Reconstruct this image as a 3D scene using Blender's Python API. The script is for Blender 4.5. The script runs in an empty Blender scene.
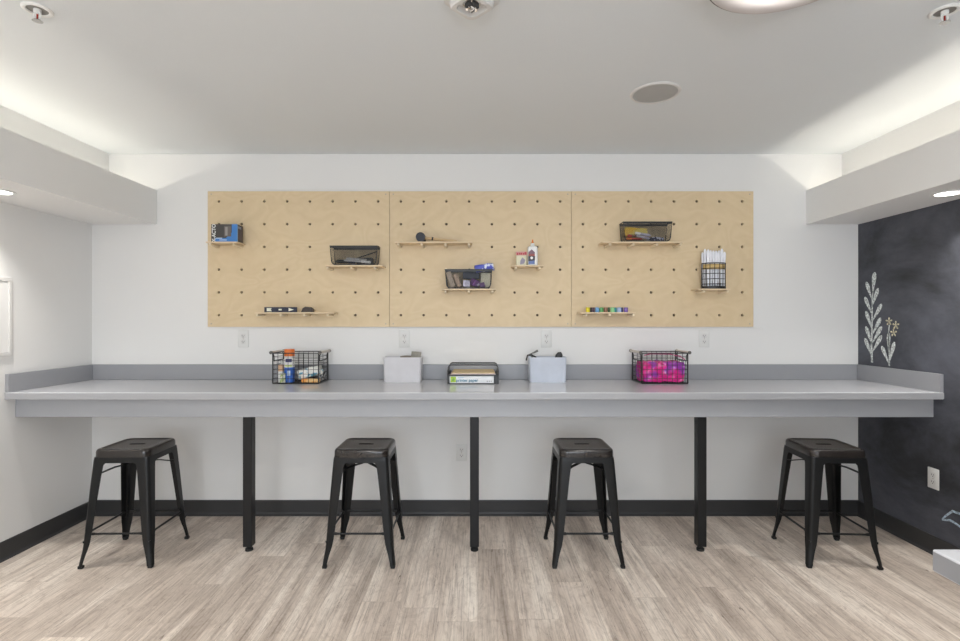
import bpy, bmesh, math, random
from mathutils import Vector, Matrix, noise
random.seed(7)
S = bpy.context.scene
C = S.collection
PI = math.pi

# ------------------------------------------------------------------ camera, world, lights, exposure
CAM_Z = 1.31
WALL_Y = 3.4685          # face of the back wall
XL, XR = -2.60, 2.56     # faces of the side walls
CEIL = 2.431
REAR = -2.6
cam = bpy.data.cameras.new('camera')
cam.sensor_width = 36.0
cam.lens = 36.0 * 515 / 960
cam.shift_x = 2.0 / 960
cam.clip_start = 0.02
camo = bpy.data.objects.new('camera', cam)
camo.location = (0, 0, CAM_Z)
camo.rotation_euler = (PI / 2, 0, 0)
C.objects.link(camo)
S.camera = camo

w = bpy.data.worlds.new('world'); S.world = w
w.use_nodes = True
bg = w.node_tree.nodes['Background']
bg.inputs[0].default_value = (0.72, 0.82, 1.0, 1)
bg.inputs[1].default_value = 1.0
S.view_settings.view_transform = 'Standard'
S.view_settings.look = 'None'
S.view_settings.gamma = 1.0
S.view_settings.use_curve_mapping = False
S.view_settings.exposure = 0.25

P_RING = 29.0     # emission strength of the round ceiling lights
P_DOWN = 11.0      # watts per soffit downlight
P_COVE = 12.5     # watts per cove strip
P_DAY = 90.0      # watts of daylight through the window behind the camera


def area_light(name, loc, rot, sx, sy, watts, col, shape='RECTANGLE', parent=None, spread=180):
    l = bpy.data.lights.new(name, 'AREA')
    l.shape = shape; l.size = sx; l.size_y = sy
    l.energy = watts; l.color = col; l.spread = math.radians(spread)
    o = bpy.data.objects.new(name, l); C.objects.link(o)
    o.location = loc; o.rotation_euler = rot
    if parent: o.parent = parent
    return o


# daylight entering through the window opening in the wall behind the camera
area_light('window_daylight', (0.2, REAR - 0.22, 1.35), (PI / 2, 0, 0), 3.0, 1.7, P_DAY, (0.86, 0.93, 1.0))

# ------------------------------------------------------------------ materials
def nodes(m):
    m.use_nodes = True
    nt = m.node_tree
    return nt, nt.nodes, nt.links


def mat(name, col, rough=0.5, metal=0.0, var=0.06, scale=8.0, bump=0.0, bscale=200.0, coat=0.0, spec=0.5, stretch=(1, 1, 1), alpha=1.0, trans=0.0, emit=None, es=0.0):
    m = bpy.data.materials.new(name)
    nt, N, L = nodes(m)
    b = N['Principled BSDF']
    b.inputs['Roughness'].default_value = rough
    b.inputs['Metallic'].default_value = metal
    b.inputs['Coat Weight'].default_value = coat
    b.inputs['Specular IOR Level'].default_value = spec
    b.inputs['Alpha'].default_value = alpha
    b.inputs['Transmission Weight'].default_value = trans
    tc = N.new('ShaderNodeTexCoord')
    mp = N.new('ShaderNodeMapping'); mp.inputs['Scale'].default_value = stretch
    L.new(tc.outputs['Object'], mp.inputs[0])
    nz = N.new('ShaderNodeTexNoise'); nz.inputs['Scale'].default_value = scale; nz.inputs['Detail'].default_value = 4
    L.new(mp.outputs[0], nz.inputs['Vector'])
    mx = N.new('ShaderNodeMix'); mx.data_type = 'RGBA'
    mx.inputs[6].default_value = tuple(c * (1 - var) for c in col) + (1,)
    mx.inputs[7].default_value = tuple(min(1, c * (1 + var)) for c in col) + (1,)
    L.new(nz.outputs['Fac'], mx.inputs[0])
    L.new(mx.outputs[2], b.inputs['Base Color'])
    if bump > 0:
        n2 = N.new('ShaderNodeTexNoise'); n2.inputs['Scale'].default_value = bscale; n2.inputs['Detail'].default_value = 3
        L.new(tc.outputs['Object'], n2.inputs['Vector'])
        bp = N.new('ShaderNodeBump'); bp.inputs['Strength'].default_value = bump; bp.inputs['Distance'].default_value = 0.002
        L.new(n2.outputs['Fac'], bp.inputs['Height']); L.new(bp.outputs[0], b.inputs['Normal'])
    if emit:
        b.inputs['Emission Color'].default_value = tuple(emit) + (1,)
        b.inputs['Emission Strength'].default_value = es
    return m


def floor_mat():
    m = bpy.data.materials.new('oak_plank_vinyl')
    nt, N, L = nodes(m)
    b = N['Principled BSDF']
    tc = N.new('ShaderNodeTexCoord')
    sp = N.new('ShaderNodeSeparateXYZ'); L.new(tc.outputs['Object'], sp.inputs[0])
    rw = N.new('ShaderNodeMath'); rw.operation = 'DIVIDE'; rw.inputs[1].default_value = 0.18; L.new(sp.outputs['X'], rw.inputs[0])
    fl = N.new('ShaderNodeMath'); fl.operation = 'FLOOR'; L.new(rw.outputs[0], fl.inputs[0])
    wn = N.new('ShaderNodeTexWhiteNoise'); wn.noise_dimensions = '1D'; L.new(fl.outputs[0], wn.inputs['W'])
    so = N.new('ShaderNodeMath'); so.operation = 'MULTIPLY_ADD'; so.inputs[1].default_value = 1.22; L.new(wn.outputs['Value'], so.inputs[0]); L.new(sp.outputs['Y'], so.inputs[2])
    cb = N.new('ShaderNodeCombineXYZ'); L.new(so.outputs[0], cb.inputs['X']); L.new(sp.outputs['X'], cb.inputs['Y'])
    br = N.new('ShaderNodeTexBrick')
    br.offset = 0.0
    br.inputs['Scale'].default_value = 1.0
    br.inputs['Mortar Size'].default_value = 0.0012
    br.inputs['Mortar Smooth'].default_value = 0.3
    br.inputs['Bias'].default_value = 0.0
    br.inputs['Brick Width'].default_value = 1.22
    br.inputs['Row Height'].default_value = 0.18
    br.inputs['Color1'].default_value = (0.0, 0.0, 0.0, 1)
    br.inputs['Color2'].default_value = (1, 1, 1, 1)
    br.inputs['Mortar'].default_value = (0.5, 0.5, 0.5, 1)
    L.new(cb.outputs[0], br.inputs['Vector'])
    # each plank gets its own piece of the grain pattern
    mul = N.new('ShaderNodeVectorMath'); mul.operation = 'MULTIPLY'; mul.inputs[1].default_value = (31, 17, 5)
    L.new(br.outputs['Color'], mul.inputs[0])
    add = N.new('ShaderNodeVectorMath'); L.new(tc.outputs['Object'], add.inputs[0]); L.new(mul.outputs[0], add.inputs[1])

    def nz(scale, stretch, det=5, rough=0.6, dist=0.0):
        mp = N.new('ShaderNodeMapping'); mp.inputs['Scale'].default_value = stretch
        L.new(add.outputs[0], mp.inputs[0])
        n = N.new('ShaderNodeTexNoise'); n.inputs['Scale'].default_value = scale; n.inputs['Detail'].default_value = det
        n.inputs['Roughness'].default_value = rough; n.inputs['Distortion'].default_value = dist
        L.new(mp.outputs[0], n.inputs['Vector'])
        return n.outputs['Fac']

    def ramp(src, stops):
        r = N.new('ShaderNodeValToRGB')
        e = r.color_ramp.elements
        while len(e) < len(stops): e.new(0.5)
        for i, (p, c) in enumerate(stops):
            e[i].position = p; e[i].color = (*c, 1) if len(c) == 3 else c
        L.new(src, r.inputs[0]); return r.outputs[0]

    def mix(fac, a, bb, mode='MIX'):
        x = N.new('ShaderNodeMix'); x.data_type = 'RGBA'; x.blend_type = mode
        if isinstance(fac, float): x.inputs[0].default_value = fac
        else: L.new(fac, x.inputs[0])
        for s, i in ((a, 6), (bb, 7)):
            if isinstance(s, tuple): x.inputs[i].default_value = (*s, 1)
            else: L.new(s, x.inputs[i])
        return x.outputs[2]
    broad = nz(1.0, (7.5, 0.8, 1), 4, 0.55, 0.8)
    base = ramp(broad, [(0.30, FLOOR_D), (0.50, FLOOR_M), (0.70, FLOOR_L)])
    fine = nz(1.0, (130, 4.0, 1), 8, 0.72, 0.5)
    g = ramp(fine, [(0.34, (0.52, 0.49, 0.47)), (0.50, (0.98, 0.98, 0.98)), (0.66, (1.14, 1.14, 1.14))])
    c = mix(0.85, base, g, 'MULTIPLY')
    blot = nz(1.0, (14, 7, 1), 8, 0.8, 2.5)
    bl = ramp(blot, [(0.38, (0.74, 0.71, 0.69)), (0.52, (1, 1, 1))])
    c = mix(0.8, c, bl, 'MULTIPLY')
    crack = nz(1.0, (34, 3.0, 1), 6, 0.78, 2.2)
    cr = ramp(crack, [(0.345, (0.26, 0.22, 0.19)), (0.37, (1, 1, 1))])
    c = mix(0.9, c, cr, 'MULTIPLY')
    # plank to plank tone
    pt = ramp(br.outputs['Color'], [(0.0, (0.93, 0.925, 0.92)), (1.0, (1.05, 1.05, 1.05))])
    c = mix(1.0, c, pt, 'MULTIPLY')
    mo = ramp(br.outputs['Fac'], [(0.0, (1, 1, 1)), (1.0, (0.80, 0.78, 0.76))])
    c = mix(1.0, c, mo, 'MULTIPLY')
    L.new(c, b.inputs['Base Color'])
    b.inputs['Roughness'].default_value = 0.42
    b.inputs['Specular IOR Level'].default_value = 0.35
    bp = N.new('ShaderNodeBump'); bp.inputs['Strength'].default_value = 0.25; bp.inputs['Distance'].default_value = 0.002
    L.new(fine, bp.inputs['Height']); L.new(bp.outputs[0], b.inputs['Normal'])
    return m


FLOOR_D = (0.46, 0.385, 0.325)
FLOOR_M = (0.68, 0.59, 0.51)
FLOOR_L = (0.90, 0.82, 0.73)


def ply_mat():
    m = bpy.data.materials.new('birch_plywood')
    nt, N, L = nodes(m)
    b = N['Principled BSDF']
    tc = N.new('ShaderNodeTexCoord')
    mp = N.new('ShaderNodeMapping'); mp.inputs['Scale'].default_value = (2.0, 2.0, 3.2)
    L.new(tc.outputs['Object'], mp.inputs[0])
    n = N.new('ShaderNodeTexNoise'); n.inputs['Scale'].default_value = 1.3; n.inputs['Detail'].default_value = 2; n.inputs['Distortion'].default_value = 1.0
    L.new(mp.outputs[0], n.inputs['Vector'])
    mu = N.new('ShaderNodeMath'); mu.operation = 'MULTIPLY'; mu.inputs[1].default_value = 14.0
    L.new(n.outputs['Fac'], mu.inputs[0])
    fr = N.new('ShaderNodeMath'); fr.operation = 'PINGPONG'; fr.inputs[1].default_value = 1.0
    L.new(mu.outputs[0], fr.inputs[0])
    n2 = N.new('ShaderNodeTexNoise'); n2.inputs['Scale'].default_value = 30; n2.inputs['Detail'].default_value = 5
    L.new(tc.outputs['Object'], n2.inputs['Vector'])
    ad = N.new('ShaderNodeMath'); ad.operation = 'MULTIPLY_ADD'; ad.inputs[1].default_value = 0.45
    L.new(fr.outputs[0], ad.inputs[0]); 
    sc = N.new('ShaderNodeMath'); sc.operation = 'MULTIPLY'; sc.inputs[1].default_value = 0.55
    L.new(n2.outputs['Fac'], sc.inputs[0]); L.new(sc.outputs[0], ad.inputs[2])
    r = N.new('ShaderNodeValToRGB')
    r.color_ramp.elements[0].position = 0.1; r.color_ramp.elements[0].color = (0.635, 0.495, 0.305, 1)
    r.color_ramp.elements[1].position = 0.85; r.color_ramp.elements[1].color = (0.69, 0.55, 0.352, 1)
    L.new(ad.outputs[0], r.inputs[0])
    L.new(r.outputs[0], b.inputs['Base Color'])
    b.inputs['Roughness'].default_value = 0.5
    return m


def chalkboard_mat():
    m = bpy.data.materials.new('chalkboard_paint')
    nt, N, L = nodes(m)
    b = N['Principled BSDF']
    tc = N.new('ShaderNodeTexCoord')
    mp = N.new('ShaderNodeMapping'); mp.inputs['Scale'].default_value = (1, 1.0, 1.7); mp.inputs['Rotation'].default_value = (0.5, 0, 0)
    L.new(tc.outputs['Object'], mp.inputs[0])
    n = N.new('ShaderNodeTexNoise'); n.inputs['Scale'].default_value = 1.6; n.inputs['Detail'].default_value = 8; n.inputs['Roughness'].default_value = 0.66; n.inputs['Distortion'].default_value = 0.25
    L.new(mp.outputs[0], n.inputs['Vector'])
    r = N.new('ShaderNodeValToRGB')
    r.color_ramp.elements[0].position = 0.35; r.color_ramp.elements[0].color = (0.028, 0.029, 0.034, 1)
    r.color_ramp.elements[1].position = 0.75; r.color_ramp.elements[1].color = (0.125, 0.132, 0.162, 1)
    L.new(n.outputs['Fac'], r.inputs[0]); L.new(r.outputs[0], b.inputs['Base Color'])
    b.inputs['Roughness'].default_value = 0.62
    b.inputs['Specular IOR Level'].default_value = 0.4
    return m


def chalk_mat(name, col):
    m = bpy.data.materials.new(name)
    nt, N, L = nodes(m)
    b = N['Principled BSDF']
    tc = N.new('ShaderNodeTexCoord')
    n = N.new('ShaderNodeTexNoise'); n.inputs['Scale'].default_value = 90; n.inputs['Detail'].default_value = 4
    L.new(tc.outputs['Object'], n.inputs['Vector'])
    r = N.new('ShaderNodeValToRGB')
    r.color_ramp.elements[0].position = 0.36; r.color_ramp.elements[0].color = tuple(c * 0.35 for c in col) + (1,)
    r.color_ramp.elements[1].position = 0.60; r.color_ramp.elements[1].color = tuple(col) + (1,)
    L.new(n.outputs['Fac'], r.inputs[0]); L.new(r.outputs[0], b.inputs['Base Color'])
    b.inputs['Roughness'].default_value = 0.9
    return m


def mesh_cloth_mat(name, col, fill=0.55, pitch=0.004):
    """fine perforated netting: real see-through holes in a regular grid"""
    m = bpy.data.materials.new(name)
    nt, N, L = nodes(m)
    b = N['Principled BSDF']
    b.inputs['Base Color'].default_value = (*col, 1); b.inputs['Roughness'].default_value = 0.45; b.inputs['Metallic'].default_value = 0.2
    tc = N.new('ShaderNodeTexCoord')
    sp = N.new('ShaderNodeSeparateXYZ'); L.new(tc.outputs['Object'], sp.inputs[0])
    def frac(s):
        a = N.new('ShaderNodeMath'); a.operation = 'DIVIDE'; a.inputs[1].default_value = pitch; L.new(s, a.inputs[0])
        f = N.new('ShaderNodeMath'); f.operation = 'FRACT'; L.new(a.outputs[0], f.inputs[0])
        g = N.new('ShaderNodeMath'); g.operation = 'LESS_THAN'; g.inputs[1].default_value = 1 - math.sqrt(1 - fill); L.new(f.outputs[0], g.inputs[0])
        return g.outputs[0]
    s2 = N.new('ShaderNodeMath'); s2.operation = 'ADD'; L.new(sp.outputs['X'], s2.inputs[0]); L.new(sp.outputs['Y'], s2.inputs[1])
    mx = N.new('ShaderNodeMath'); mx.operation = 'MAXIMUM'; L.new(frac(s2.outputs[0]), mx.inputs[0]); L.new(frac(sp.outputs['Z']), mx.inputs[1])
    L.new(mx.outputs[0], b.inputs['Alpha'])
    return m


def two_tone(name, a, bcol, scale=20, rough=0.4, lo=0.45, hi=0.55, trans=0.0, stretch=(1, 1, 1)):
    m = bpy.data.materials.new(name)
    nt, N, L = nodes(m)
    b = N['Principled BSDF']
    tc = N.new('ShaderNodeTexCoord')
    mp = N.new('ShaderNodeMapping'); mp.inputs['Scale'].default_value = stretch; L.new(tc.outputs['Object'], mp.inputs[0])
    n = N.new('ShaderNodeTexNoise'); n.inputs['Scale'].default_value = scale; n.inputs['Detail'].default_value = 2
    L.new(mp.outputs[0], n.inputs['Vector'])
    r = N.new('ShaderNodeValToRGB')
    r.color_ramp.elements[0].position = lo; r.color_ramp.elements[0].color = (*a, 1)
    r.color_ramp.elements[1].position = hi; r.color_ramp.elements[1].color = (*bcol, 1)
    L.new(n.outputs['Fac'], r.inputs[0]); L.new(r.outputs[0], b.inputs['Base Color'])
    b.inputs['Roughness'].default_value = rough
    b.inputs['Transmission Weight'].default_value = trans
    return m


M = {}
M['wall'] = mat('painted_wall', (0.755, 0.75, 0.735), 0.7, var=0.015, scale=2, bump=0.15, bscale=160)
M['ceiling'] = mat('painted_ceiling', (0.715, 0.745, 0.76), 0.8, var=0.015, scale=2, bump=0.25, bscale=130)
M['soffit'] = mat('painted_soffit', (0.79, 0.785, 0.77), 0.7, var=0.015, scale=2, bump=0.15, bscale=160)
M['floor'] = floor_mat()
M['rubber_base'] = mat('charcoal_rubber_base', (0.034, 0.034, 0.035), 0.5, var=0.1)
M['board'] = chalkboard_mat()
M['ply'] = ply_mat()
M['birch'] = mat('birch_shelf', (0.72, 0.57, 0.38), 0.5, var=0.08, scale=25, stretch=(0.3, 1, 1))
M['dowel'] = mat('birch_dowel', (0.78, 0.66, 0.48), 0.5, var=0.08, scale=25, stretch=(1, 0.2, 1))
M['hole'] = mat('hole_shade', (0.14, 0.10, 0.065), 0.9)
M['worktop'] = mat('grey_laminate_lit_top', (0.63, 0.635, 0.66), 0.11, var=0.03, scale=6, spec=0.5)  # paler than the other laminate: reflected wall light is put into the colour
M['laminate'] = mat('grey_laminate_shaded', (0.300, 0.305, 0.322), 0.36, var=0.04, scale=5)  # same laminate, with the shade of its upright faces in the colour
M['edge'] = mat('grey_laminate_edge_shaded', (0.36, 0.365, 0.38), 0.3, var=0.03, scale=6)  # same laminate, darkened to paint the front lip duller than the top
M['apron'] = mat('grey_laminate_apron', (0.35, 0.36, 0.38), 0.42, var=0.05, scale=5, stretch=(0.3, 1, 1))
M['blacksteel'] = mat('black_powder_coated_steel', (0.011, 0.0115, 0.0125), 0.38, metal=0.0, var=0.15, spec=0.3)
M['gunmetal'] = mat('gunmetal_stool_steel', (0.009, 0.0095, 0.010), 0.38, metal=0.0, var=0.2, scale=14, spec=0.28, coat=0.03)
M['seatmetal'] = mat('gunmetal_seat_top', (0.020, 0.016, 0.014), 0.25, metal=0.0, var=0.2, scale=10, coat=0.4, spec=0.4)
M['rubber'] = mat('black_rubber', (0.012, 0.012, 0.012), 0.7)
M['plate'] = mat('outlet_white', (0.70, 0.70, 0.68), 0.4, var=0.01)
M['white'] = mat('white_plastic', (0.80, 0.80, 0.78), 0.35, var=0.01)
M['offwhite'] = mat('off_white_enamel', (0.67, 0.66, 0.64), 0.45, var=0.01)
M['slot'] = mat('dark_slot', (0.05, 0.05, 0.05), 0.8)
M['chrome'] = mat('chrome', (0.75, 0.74, 0.72), 0.15, metal=1.0, var=0.05)
M['red'] = mat('red_bulb', (0.35, 0.03, 0.02), 0.2)
M['glow'] = mat('ring_light_diffuser', (0.9, 0.9, 0.9), 0.6, var=0.0, emit=(1.0, 0.97, 0.935), es=P_RING)
M['glow_small'] = mat('downlight_diffuser', (0.9, 0.9, 0.9), 0.6, var=0.0, emit=(1.0, 0.97, 0.93), es=9.0)
M['glow_strip'] = mat('led_strip_diffuser', (0.9, 0.9, 0.9), 0.6, var=0.0, emit=(1.0, 0.93, 0.82), es=2.0)
M['grille'] = mat('speaker_grille', (0.42, 0.42, 0.41), 0.6, var=0.05, bump=0.4, bscale=600)
M['screw'] = mat('steel_screw', (0.45, 0.40, 0.33), 0.4, metal=0.6)
M['wire'] = mat('black_wire', (0.02, 0.02, 0.02), 0.4, var=0.1)
M['handle'] = mat('greywashed_wood_handle', (0.62, 0.56, 0.50), 0.5, var=0.1, scale=30)
M['netting'] = mesh_cloth_mat('black_steel_mesh', (0.02, 0.02, 0.018), 0.30, 0.0045)
M['frost'] = mat('frosted_plastic', (0.66, 0.65, 0.67), 0.4, var=0.10, scale=14, trans=0.0)
M['frost_blue'] = mat('cool_frosted_plastic', (0.60, 0.64, 0.72), 0.4, var=0.14, scale=12, trans=0.0)
M['paper'] = mat('white_paper', (0.85, 0.86, 0.87), 0.7, var=0.02)
M['glass'] = mat('window_glass', (0.95, 0.97, 0.98), 0.02, var=0.0, trans=1.0)
M['chalk'] = chalk_mat('white_chalk', (0.78, 0.82, 0.80))
M['chalk_y'] = chalk_mat('yellow_chalk', (0.75, 0.68, 0.48))
M['chalk_b'] = chalk_mat('pale_blue_chalk', (0.55, 0.68, 0.80))


def col(name, c, rough=0.45, **k):
    if name not in M: M[name] = mat(name, c, rough, **k)
    return M[name]


# ------------------------------------------------------------------ helpers
def new():
    return bmesh.new()


def box(bm, x0, x1, y0, y1, z0, z1, M4=None):
    vs = [bm.verts.new((x, y, z)) for z in (z0, z1) for y in (y0, y1) for x in (x0, x1)]
    if M4:
        for v in vs: v.co = M4 @ v.co
    for f in ((0, 1, 3, 2), (4, 6, 7, 5), (0, 4, 5, 1), (2, 3, 7, 6), (0, 2, 6, 4), (1, 5, 7, 3)):
        bm.faces.new([vs[i] for i in f])
    return vs


def rbox(bm, x0, x1, y0, y1, z0, z1, r, segs=2, M4=None):
    b2 = bmesh.new(); box(b2, x0, x1, y0, y1, z0, z1)
    bmesh.ops.recalc_face_normals(b2, faces=b2.faces)
    bmesh.ops.bevel(b2, geom=b2.edges[:], offset=r, segments=segs, affect='EDGES', profile=0.5)
    if M4: bmesh.ops.transform(b2, matrix=M4, verts=b2.verts)
    merge(bm, b2)


def merge(bm, b2):
    me = bpy.data.meshes.new('tmp'); b2.to_mesh(me); b2.free()
    bm.from_mesh(me); bpy.data.meshes.remove(me)


def tube(bm, pts, r, n=8, closed=False, cap=True):
    pts = [Vector(p) for p in pts]
    rs = r if isinstance(r, (list, tuple)) else [r] * len(pts)
    rings = []
    prev = None
    for i, p in enumerate(pts):
        if closed:
            t = pts[(i + 1) % len(pts)] - pts[i - 1]
        else:
            t = pts[min(i + 1, len(pts) - 1)] - pts[max(i - 1, 0)]
        t.normalize()
        up = Vector((0, 0, 1)) if prev is None else prev
        if abs(t.dot(up)) > 0.98 and prev is None: up = Vector((1, 0, 0))
        a = up - t * up.dot(t); a.normalize(); bb = t.cross(a); prev = a
        rings.append([bm.verts.new(p + (a * math.cos(k * 2 * PI / n) + bb * math.sin(k * 2 * PI / n)) * rs[i]) for k in range(n)])
    m = len(rings)
    for i in range(m if closed else m - 1):
        A, B = rings[i], rings[(i + 1) % m]
        for k in range(n):
            bm.faces.new((A[k], A[(k + 1) % n], B[(k + 1) % n], B[k]))
    if cap and not closed:
        bm.faces.new(rings[0][::-1]); bm.faces.new(rings[-1])


def lathe(bm, prof, n=32, M4=None, sx=1.0, sy=1.0, caps=(True, True)):
    """profile of (radius, z) turned about z"""
    rings = []
    for r, z in prof:
        if r < 1e-6:
            v = bm.verts.new((0, 0, z)); rings.append([v])
        else:
            rings.append([bm.verts.new((sx * r * math.cos(2 * PI * k / n), sy * r * math.sin(2 * PI * k / n), z)) for k in range(n)])
    for A, B in zip(rings, rings[1:]):
        for k in range(n):
            a = [A[k % len(A)], A[(k + 1) % len(A)], B[(k + 1) % len(B)], B[k % len(B)]]
            u = []
            for v in a:
                if v not in u: u.append(v)
            if len(u) > 2: bm.faces.new(u)
    if caps[0] and len(rings[0]) > 1: bm.faces.new(rings[0][::-1])
    if caps[1] and len(rings[-1]) > 1: bm.faces.new(rings[-1])
    if M4:
        for R in rings:
            for v in R: v.co = M4 @ v.co


def prism(bm, poly, y0, y1, axis='y'):
    """polygon in (x,z) pulled along y, or in (x,y) pulled along z, or (y,z) pulled along x"""
    def pt(a, b_, t):
        return {'y': (a, t, b_), 'z': (a, b_, t), 'x': (t, a, b_)}[axis]
    A = [bm.verts.new(pt(a, b_, y0)) for a, b_ in poly]
    B = [bm.verts.new(pt(a, b_, y1)) for a, b_ in poly]
    n = len(poly)
    bm.faces.new(A); bm.faces.new(B[::-1])
    for k in range(n):
        bm.faces.new((A[k], B[k], B[(k + 1) % n], A[(k + 1) % n]))


def obj(name, bm, m, parent=None, smooth=False, bevel=0.0, loc=None, angle=35):
    bmesh.ops.recalc_face_normals(bm, faces=bm.faces)
    me = bpy.data.meshes.new(name); bm.to_mesh(me); bm.free()
    if isinstance(m, (list, tuple)):
        for x in m: me.materials.append(x)
    else:
        me.materials.append(m)
    o = bpy.data.objects.new(name, me); C.objects.link(o)
    if parent: o.parent = parent
    if loc: o.location = loc
    if smooth:
        me.polygons.foreach_set('use_smooth', [True] * len(me.polygons))
        try: me.set_sharp_from_angle(angle=math.radians(angle))
        except Exception: pass
    if bevel > 0:
        md = o.modifiers.new('bevel', 'BEVEL'); md.width = bevel; md.segments = 3; md.limit_method = 'ANGLE'; md.angle_limit = math.radians(50)
    return o


def tag(o, label, cat, group=None, kind=None):
    o['label'] = label; o['category'] = cat
    if group: o['group'] = group
    if kind: o['kind'] = kind
    return o


def thing(name, label, cat, loc=(0, 0, 0), rz=0.0, group=None):
    o = bpy.data.objects.new(name, None); C.objects.link(o)
    o.empty_display_size = 0.05
    o.location = loc; o.rotation_euler = (0, 0, rz)
    return tag(o, label, cat, group)


def struct(name, bm, m, label=None, **k):
    o = obj(name, bm, m, **k); o['kind'] = 'structure'
    if label: o['label'] = label
    return o


def copy_tree(o, parent=None):
    c = o.copy(); C.objects.link(c); c.parent = parent
    for ch in list(o.children): copy_tree(ch, c)
    return c


def dup(root, loc, rz, label):
    r = copy_tree(root); r.location = loc; r.rotation_euler = (0, 0, rz); r['label'] = label
    return r


def text_mesh(name, body, size, m, parent, loc, rot, depth=0.0004, bold=0.0, sx=1.0):
    cu = bpy.data.curves.new(name, 'FONT'); cu.body = body; cu.size = size; cu.extrude = depth; cu.offset = bold
    cu.align_x = 'CENTER'; cu.align_y = 'CENTER'
    t = bpy.data.objects.new('tmp_text', cu); C.objects.link(t)
    dg = bpy.context.evaluated_depsgraph_get()
    me = bpy.data.meshes.new_from_object(t.evaluated_get(dg))
    bpy.data.objects.remove(t); me.name = name
    me.materials.clear(); me.materials.append(m)
    o = bpy.data.objects.new(name, me); C.objects.link(o)
    o.parent = parent; o.location = loc; o.rotation_euler = rot; o.scale = (sx, 1, 1)
    return o


# ------------------------------------------------------------------ room shell
bm = new(); box(bm, XL - 0.12, XR + 0.12, REAR - 0.12, WALL_Y + 0.12, -0.08, 0.0)
struct('floor', bm, M['floor'], 'greige wood plank floor running towards the back wall')
bm = new(); box(bm, XL - 0.12, XR + 0.12, REAR - 0.12, WALL_Y + 0.12, CEIL, CEIL + 0.1)
struct('ceiling', bm, M['ceiling'], 'flat light grey painted ceiling')
bm = new(); box(bm, XL - 0.12, XR + 0.12, WALL_Y, WALL_Y + 0.12, 0, CEIL)
struct('wall_back', bm, M['wall'], 'off-white back wall behind the pegboards')
bm = new(); box(bm, XL - 0.12, XL, REAR, WALL_Y, 0, CEIL)
struct('wall_left', bm, M['wall'], 'off-white painted left wall')
bm = new(); box(bm, XR, XR + 0.12, REAR, WALL_Y, 0, CEIL)
struct('wall_right', bm, M['board'], 'black chalkboard painted right wall')
# rear wall with a window opening, behind the camera
WX0, WX1, WZ0, WZ1 = -1.3, 1.7, 0.5, 2.2
bm = new()
for a in ((XL, WX0, 0, CEIL), (WX1, XR, 0, CEIL), (WX0, WX1, 0, WZ0), (WX0, WX1, WZ1, CEIL)):
    box(bm, a[0], a[1], REAR - 0.12, REAR, a[2], a[3])
struct('wall_rear', bm, M['wall'])
bm = new()
for a in ((WX0, WX0 + 0.05, WZ0, WZ1), (WX1 - 0.05, WX1, WZ0, WZ1), (WX0, WX1, WZ0, WZ0 + 0.05), (WX0, WX1, WZ1 - 0.05, WZ1), (0.17, 0.23, WZ0, WZ1)):
    box(bm, a[0], a[1], REAR - 0.09, REAR - 0.04, a[2], a[3])
win = struct('window_1', bm, M['offwhite'])

# soffits with a light cove on top, one along each side wall
def soffit(name, xw, xi, xc, zt, label):
    s = 1 if xi > xw else -1
    bm = new()
    prism(bm, [(xw, 1.957), (xi, 1.957), (xi, 2.186), (xi - s * 0.022, 2.186), (xi - s * 0.022, zt), (xc, zt), (xc, CEIL), (xw, CEIL)], REAR, WALL_Y)
    return struct(name, bm, M['soffit'], label)


soffit('trim_1', XL, -2.162, -2.485, 2.03, 'left painted soffit with a light cove on top')
soffit('trim_2', XR, 2.209, 2.45, 2.00, 'right painted soffit with a light cove on top')


def base(name, y0, y1, x, s, label):
    bm = new()
    t = 0.008
    prism(bm, [(x, 0), (x + s * 0.022, 0), (x + s * 0.020, 0.004), (x + s * 0.011, 0.011), (x + s * t, 0.02), (x + s * t, 0.098), (x + s * 0.006, 0.102), (x, 0.102)], y0, y1)
    struct(name, bm, M['rubber_base'], label)


base('baseboard_left', REAR, WALL_Y, XL, 1, 'charcoal rubber baseboard on the left wall')
base('baseboard_right', REAR, WALL_Y, XR, -1, 'charcoal rubber baseboard on the chalkboard wall')
bm = new()
t = 0.008; y = WALL_Y
prism(bm, [(y, 0), (y - 0.022, 0), (y - 0.020, 0.004), (y - 0.011, 0.011), (y - t, 0.02), (y - t, 0.098), (y - 0.006, 0.102), (y, 0.102)], XL + 0.008, XR - 0.008, 'x')
struct('baseboard_back', bm, M['rubber_base'], 'charcoal rubber baseboard on the back wall')

# ------------------------------------------------------------------ cove strips and downlights
for sx, x, z, nm in ((-1, -2.445, 2.074, 'left'), (1, 2.39, 2.050, 'right')):
    t = thing('cove_light', 'hidden warm light strip in the %s ceiling cove' % nm, 'light', (x, 0, z - 0.016))
    fl = (2.03 if sx < 0 else 2.00) - (z - 0.016)
    bm = new(); box(bm, -0.03, 0.03, REAR + 0.05, WALL_Y - 0.02, fl, 0.008); obj('housing', bm, M['offwhite'], t)
    bm = new(); box(bm, -0.027, 0.027, REAR + 0.06, WALL_Y - 0.03, 0.008, 0.012); obj('diffuser', bm, M['glow_strip'], t)
    area_light('cove_lamp', (0, (WALL_Y + REAR) / 2, 0.016), (Matrix.Rotation(-sx * math.radians(52), 4, 'Y') @ Matrix.Rotation(PI, 4, 'X')).to_euler(), 0.050, WALL_Y - REAR - 0.1, P_COVE, (1.0, 0.93, 0.81), parent=t)

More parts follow.
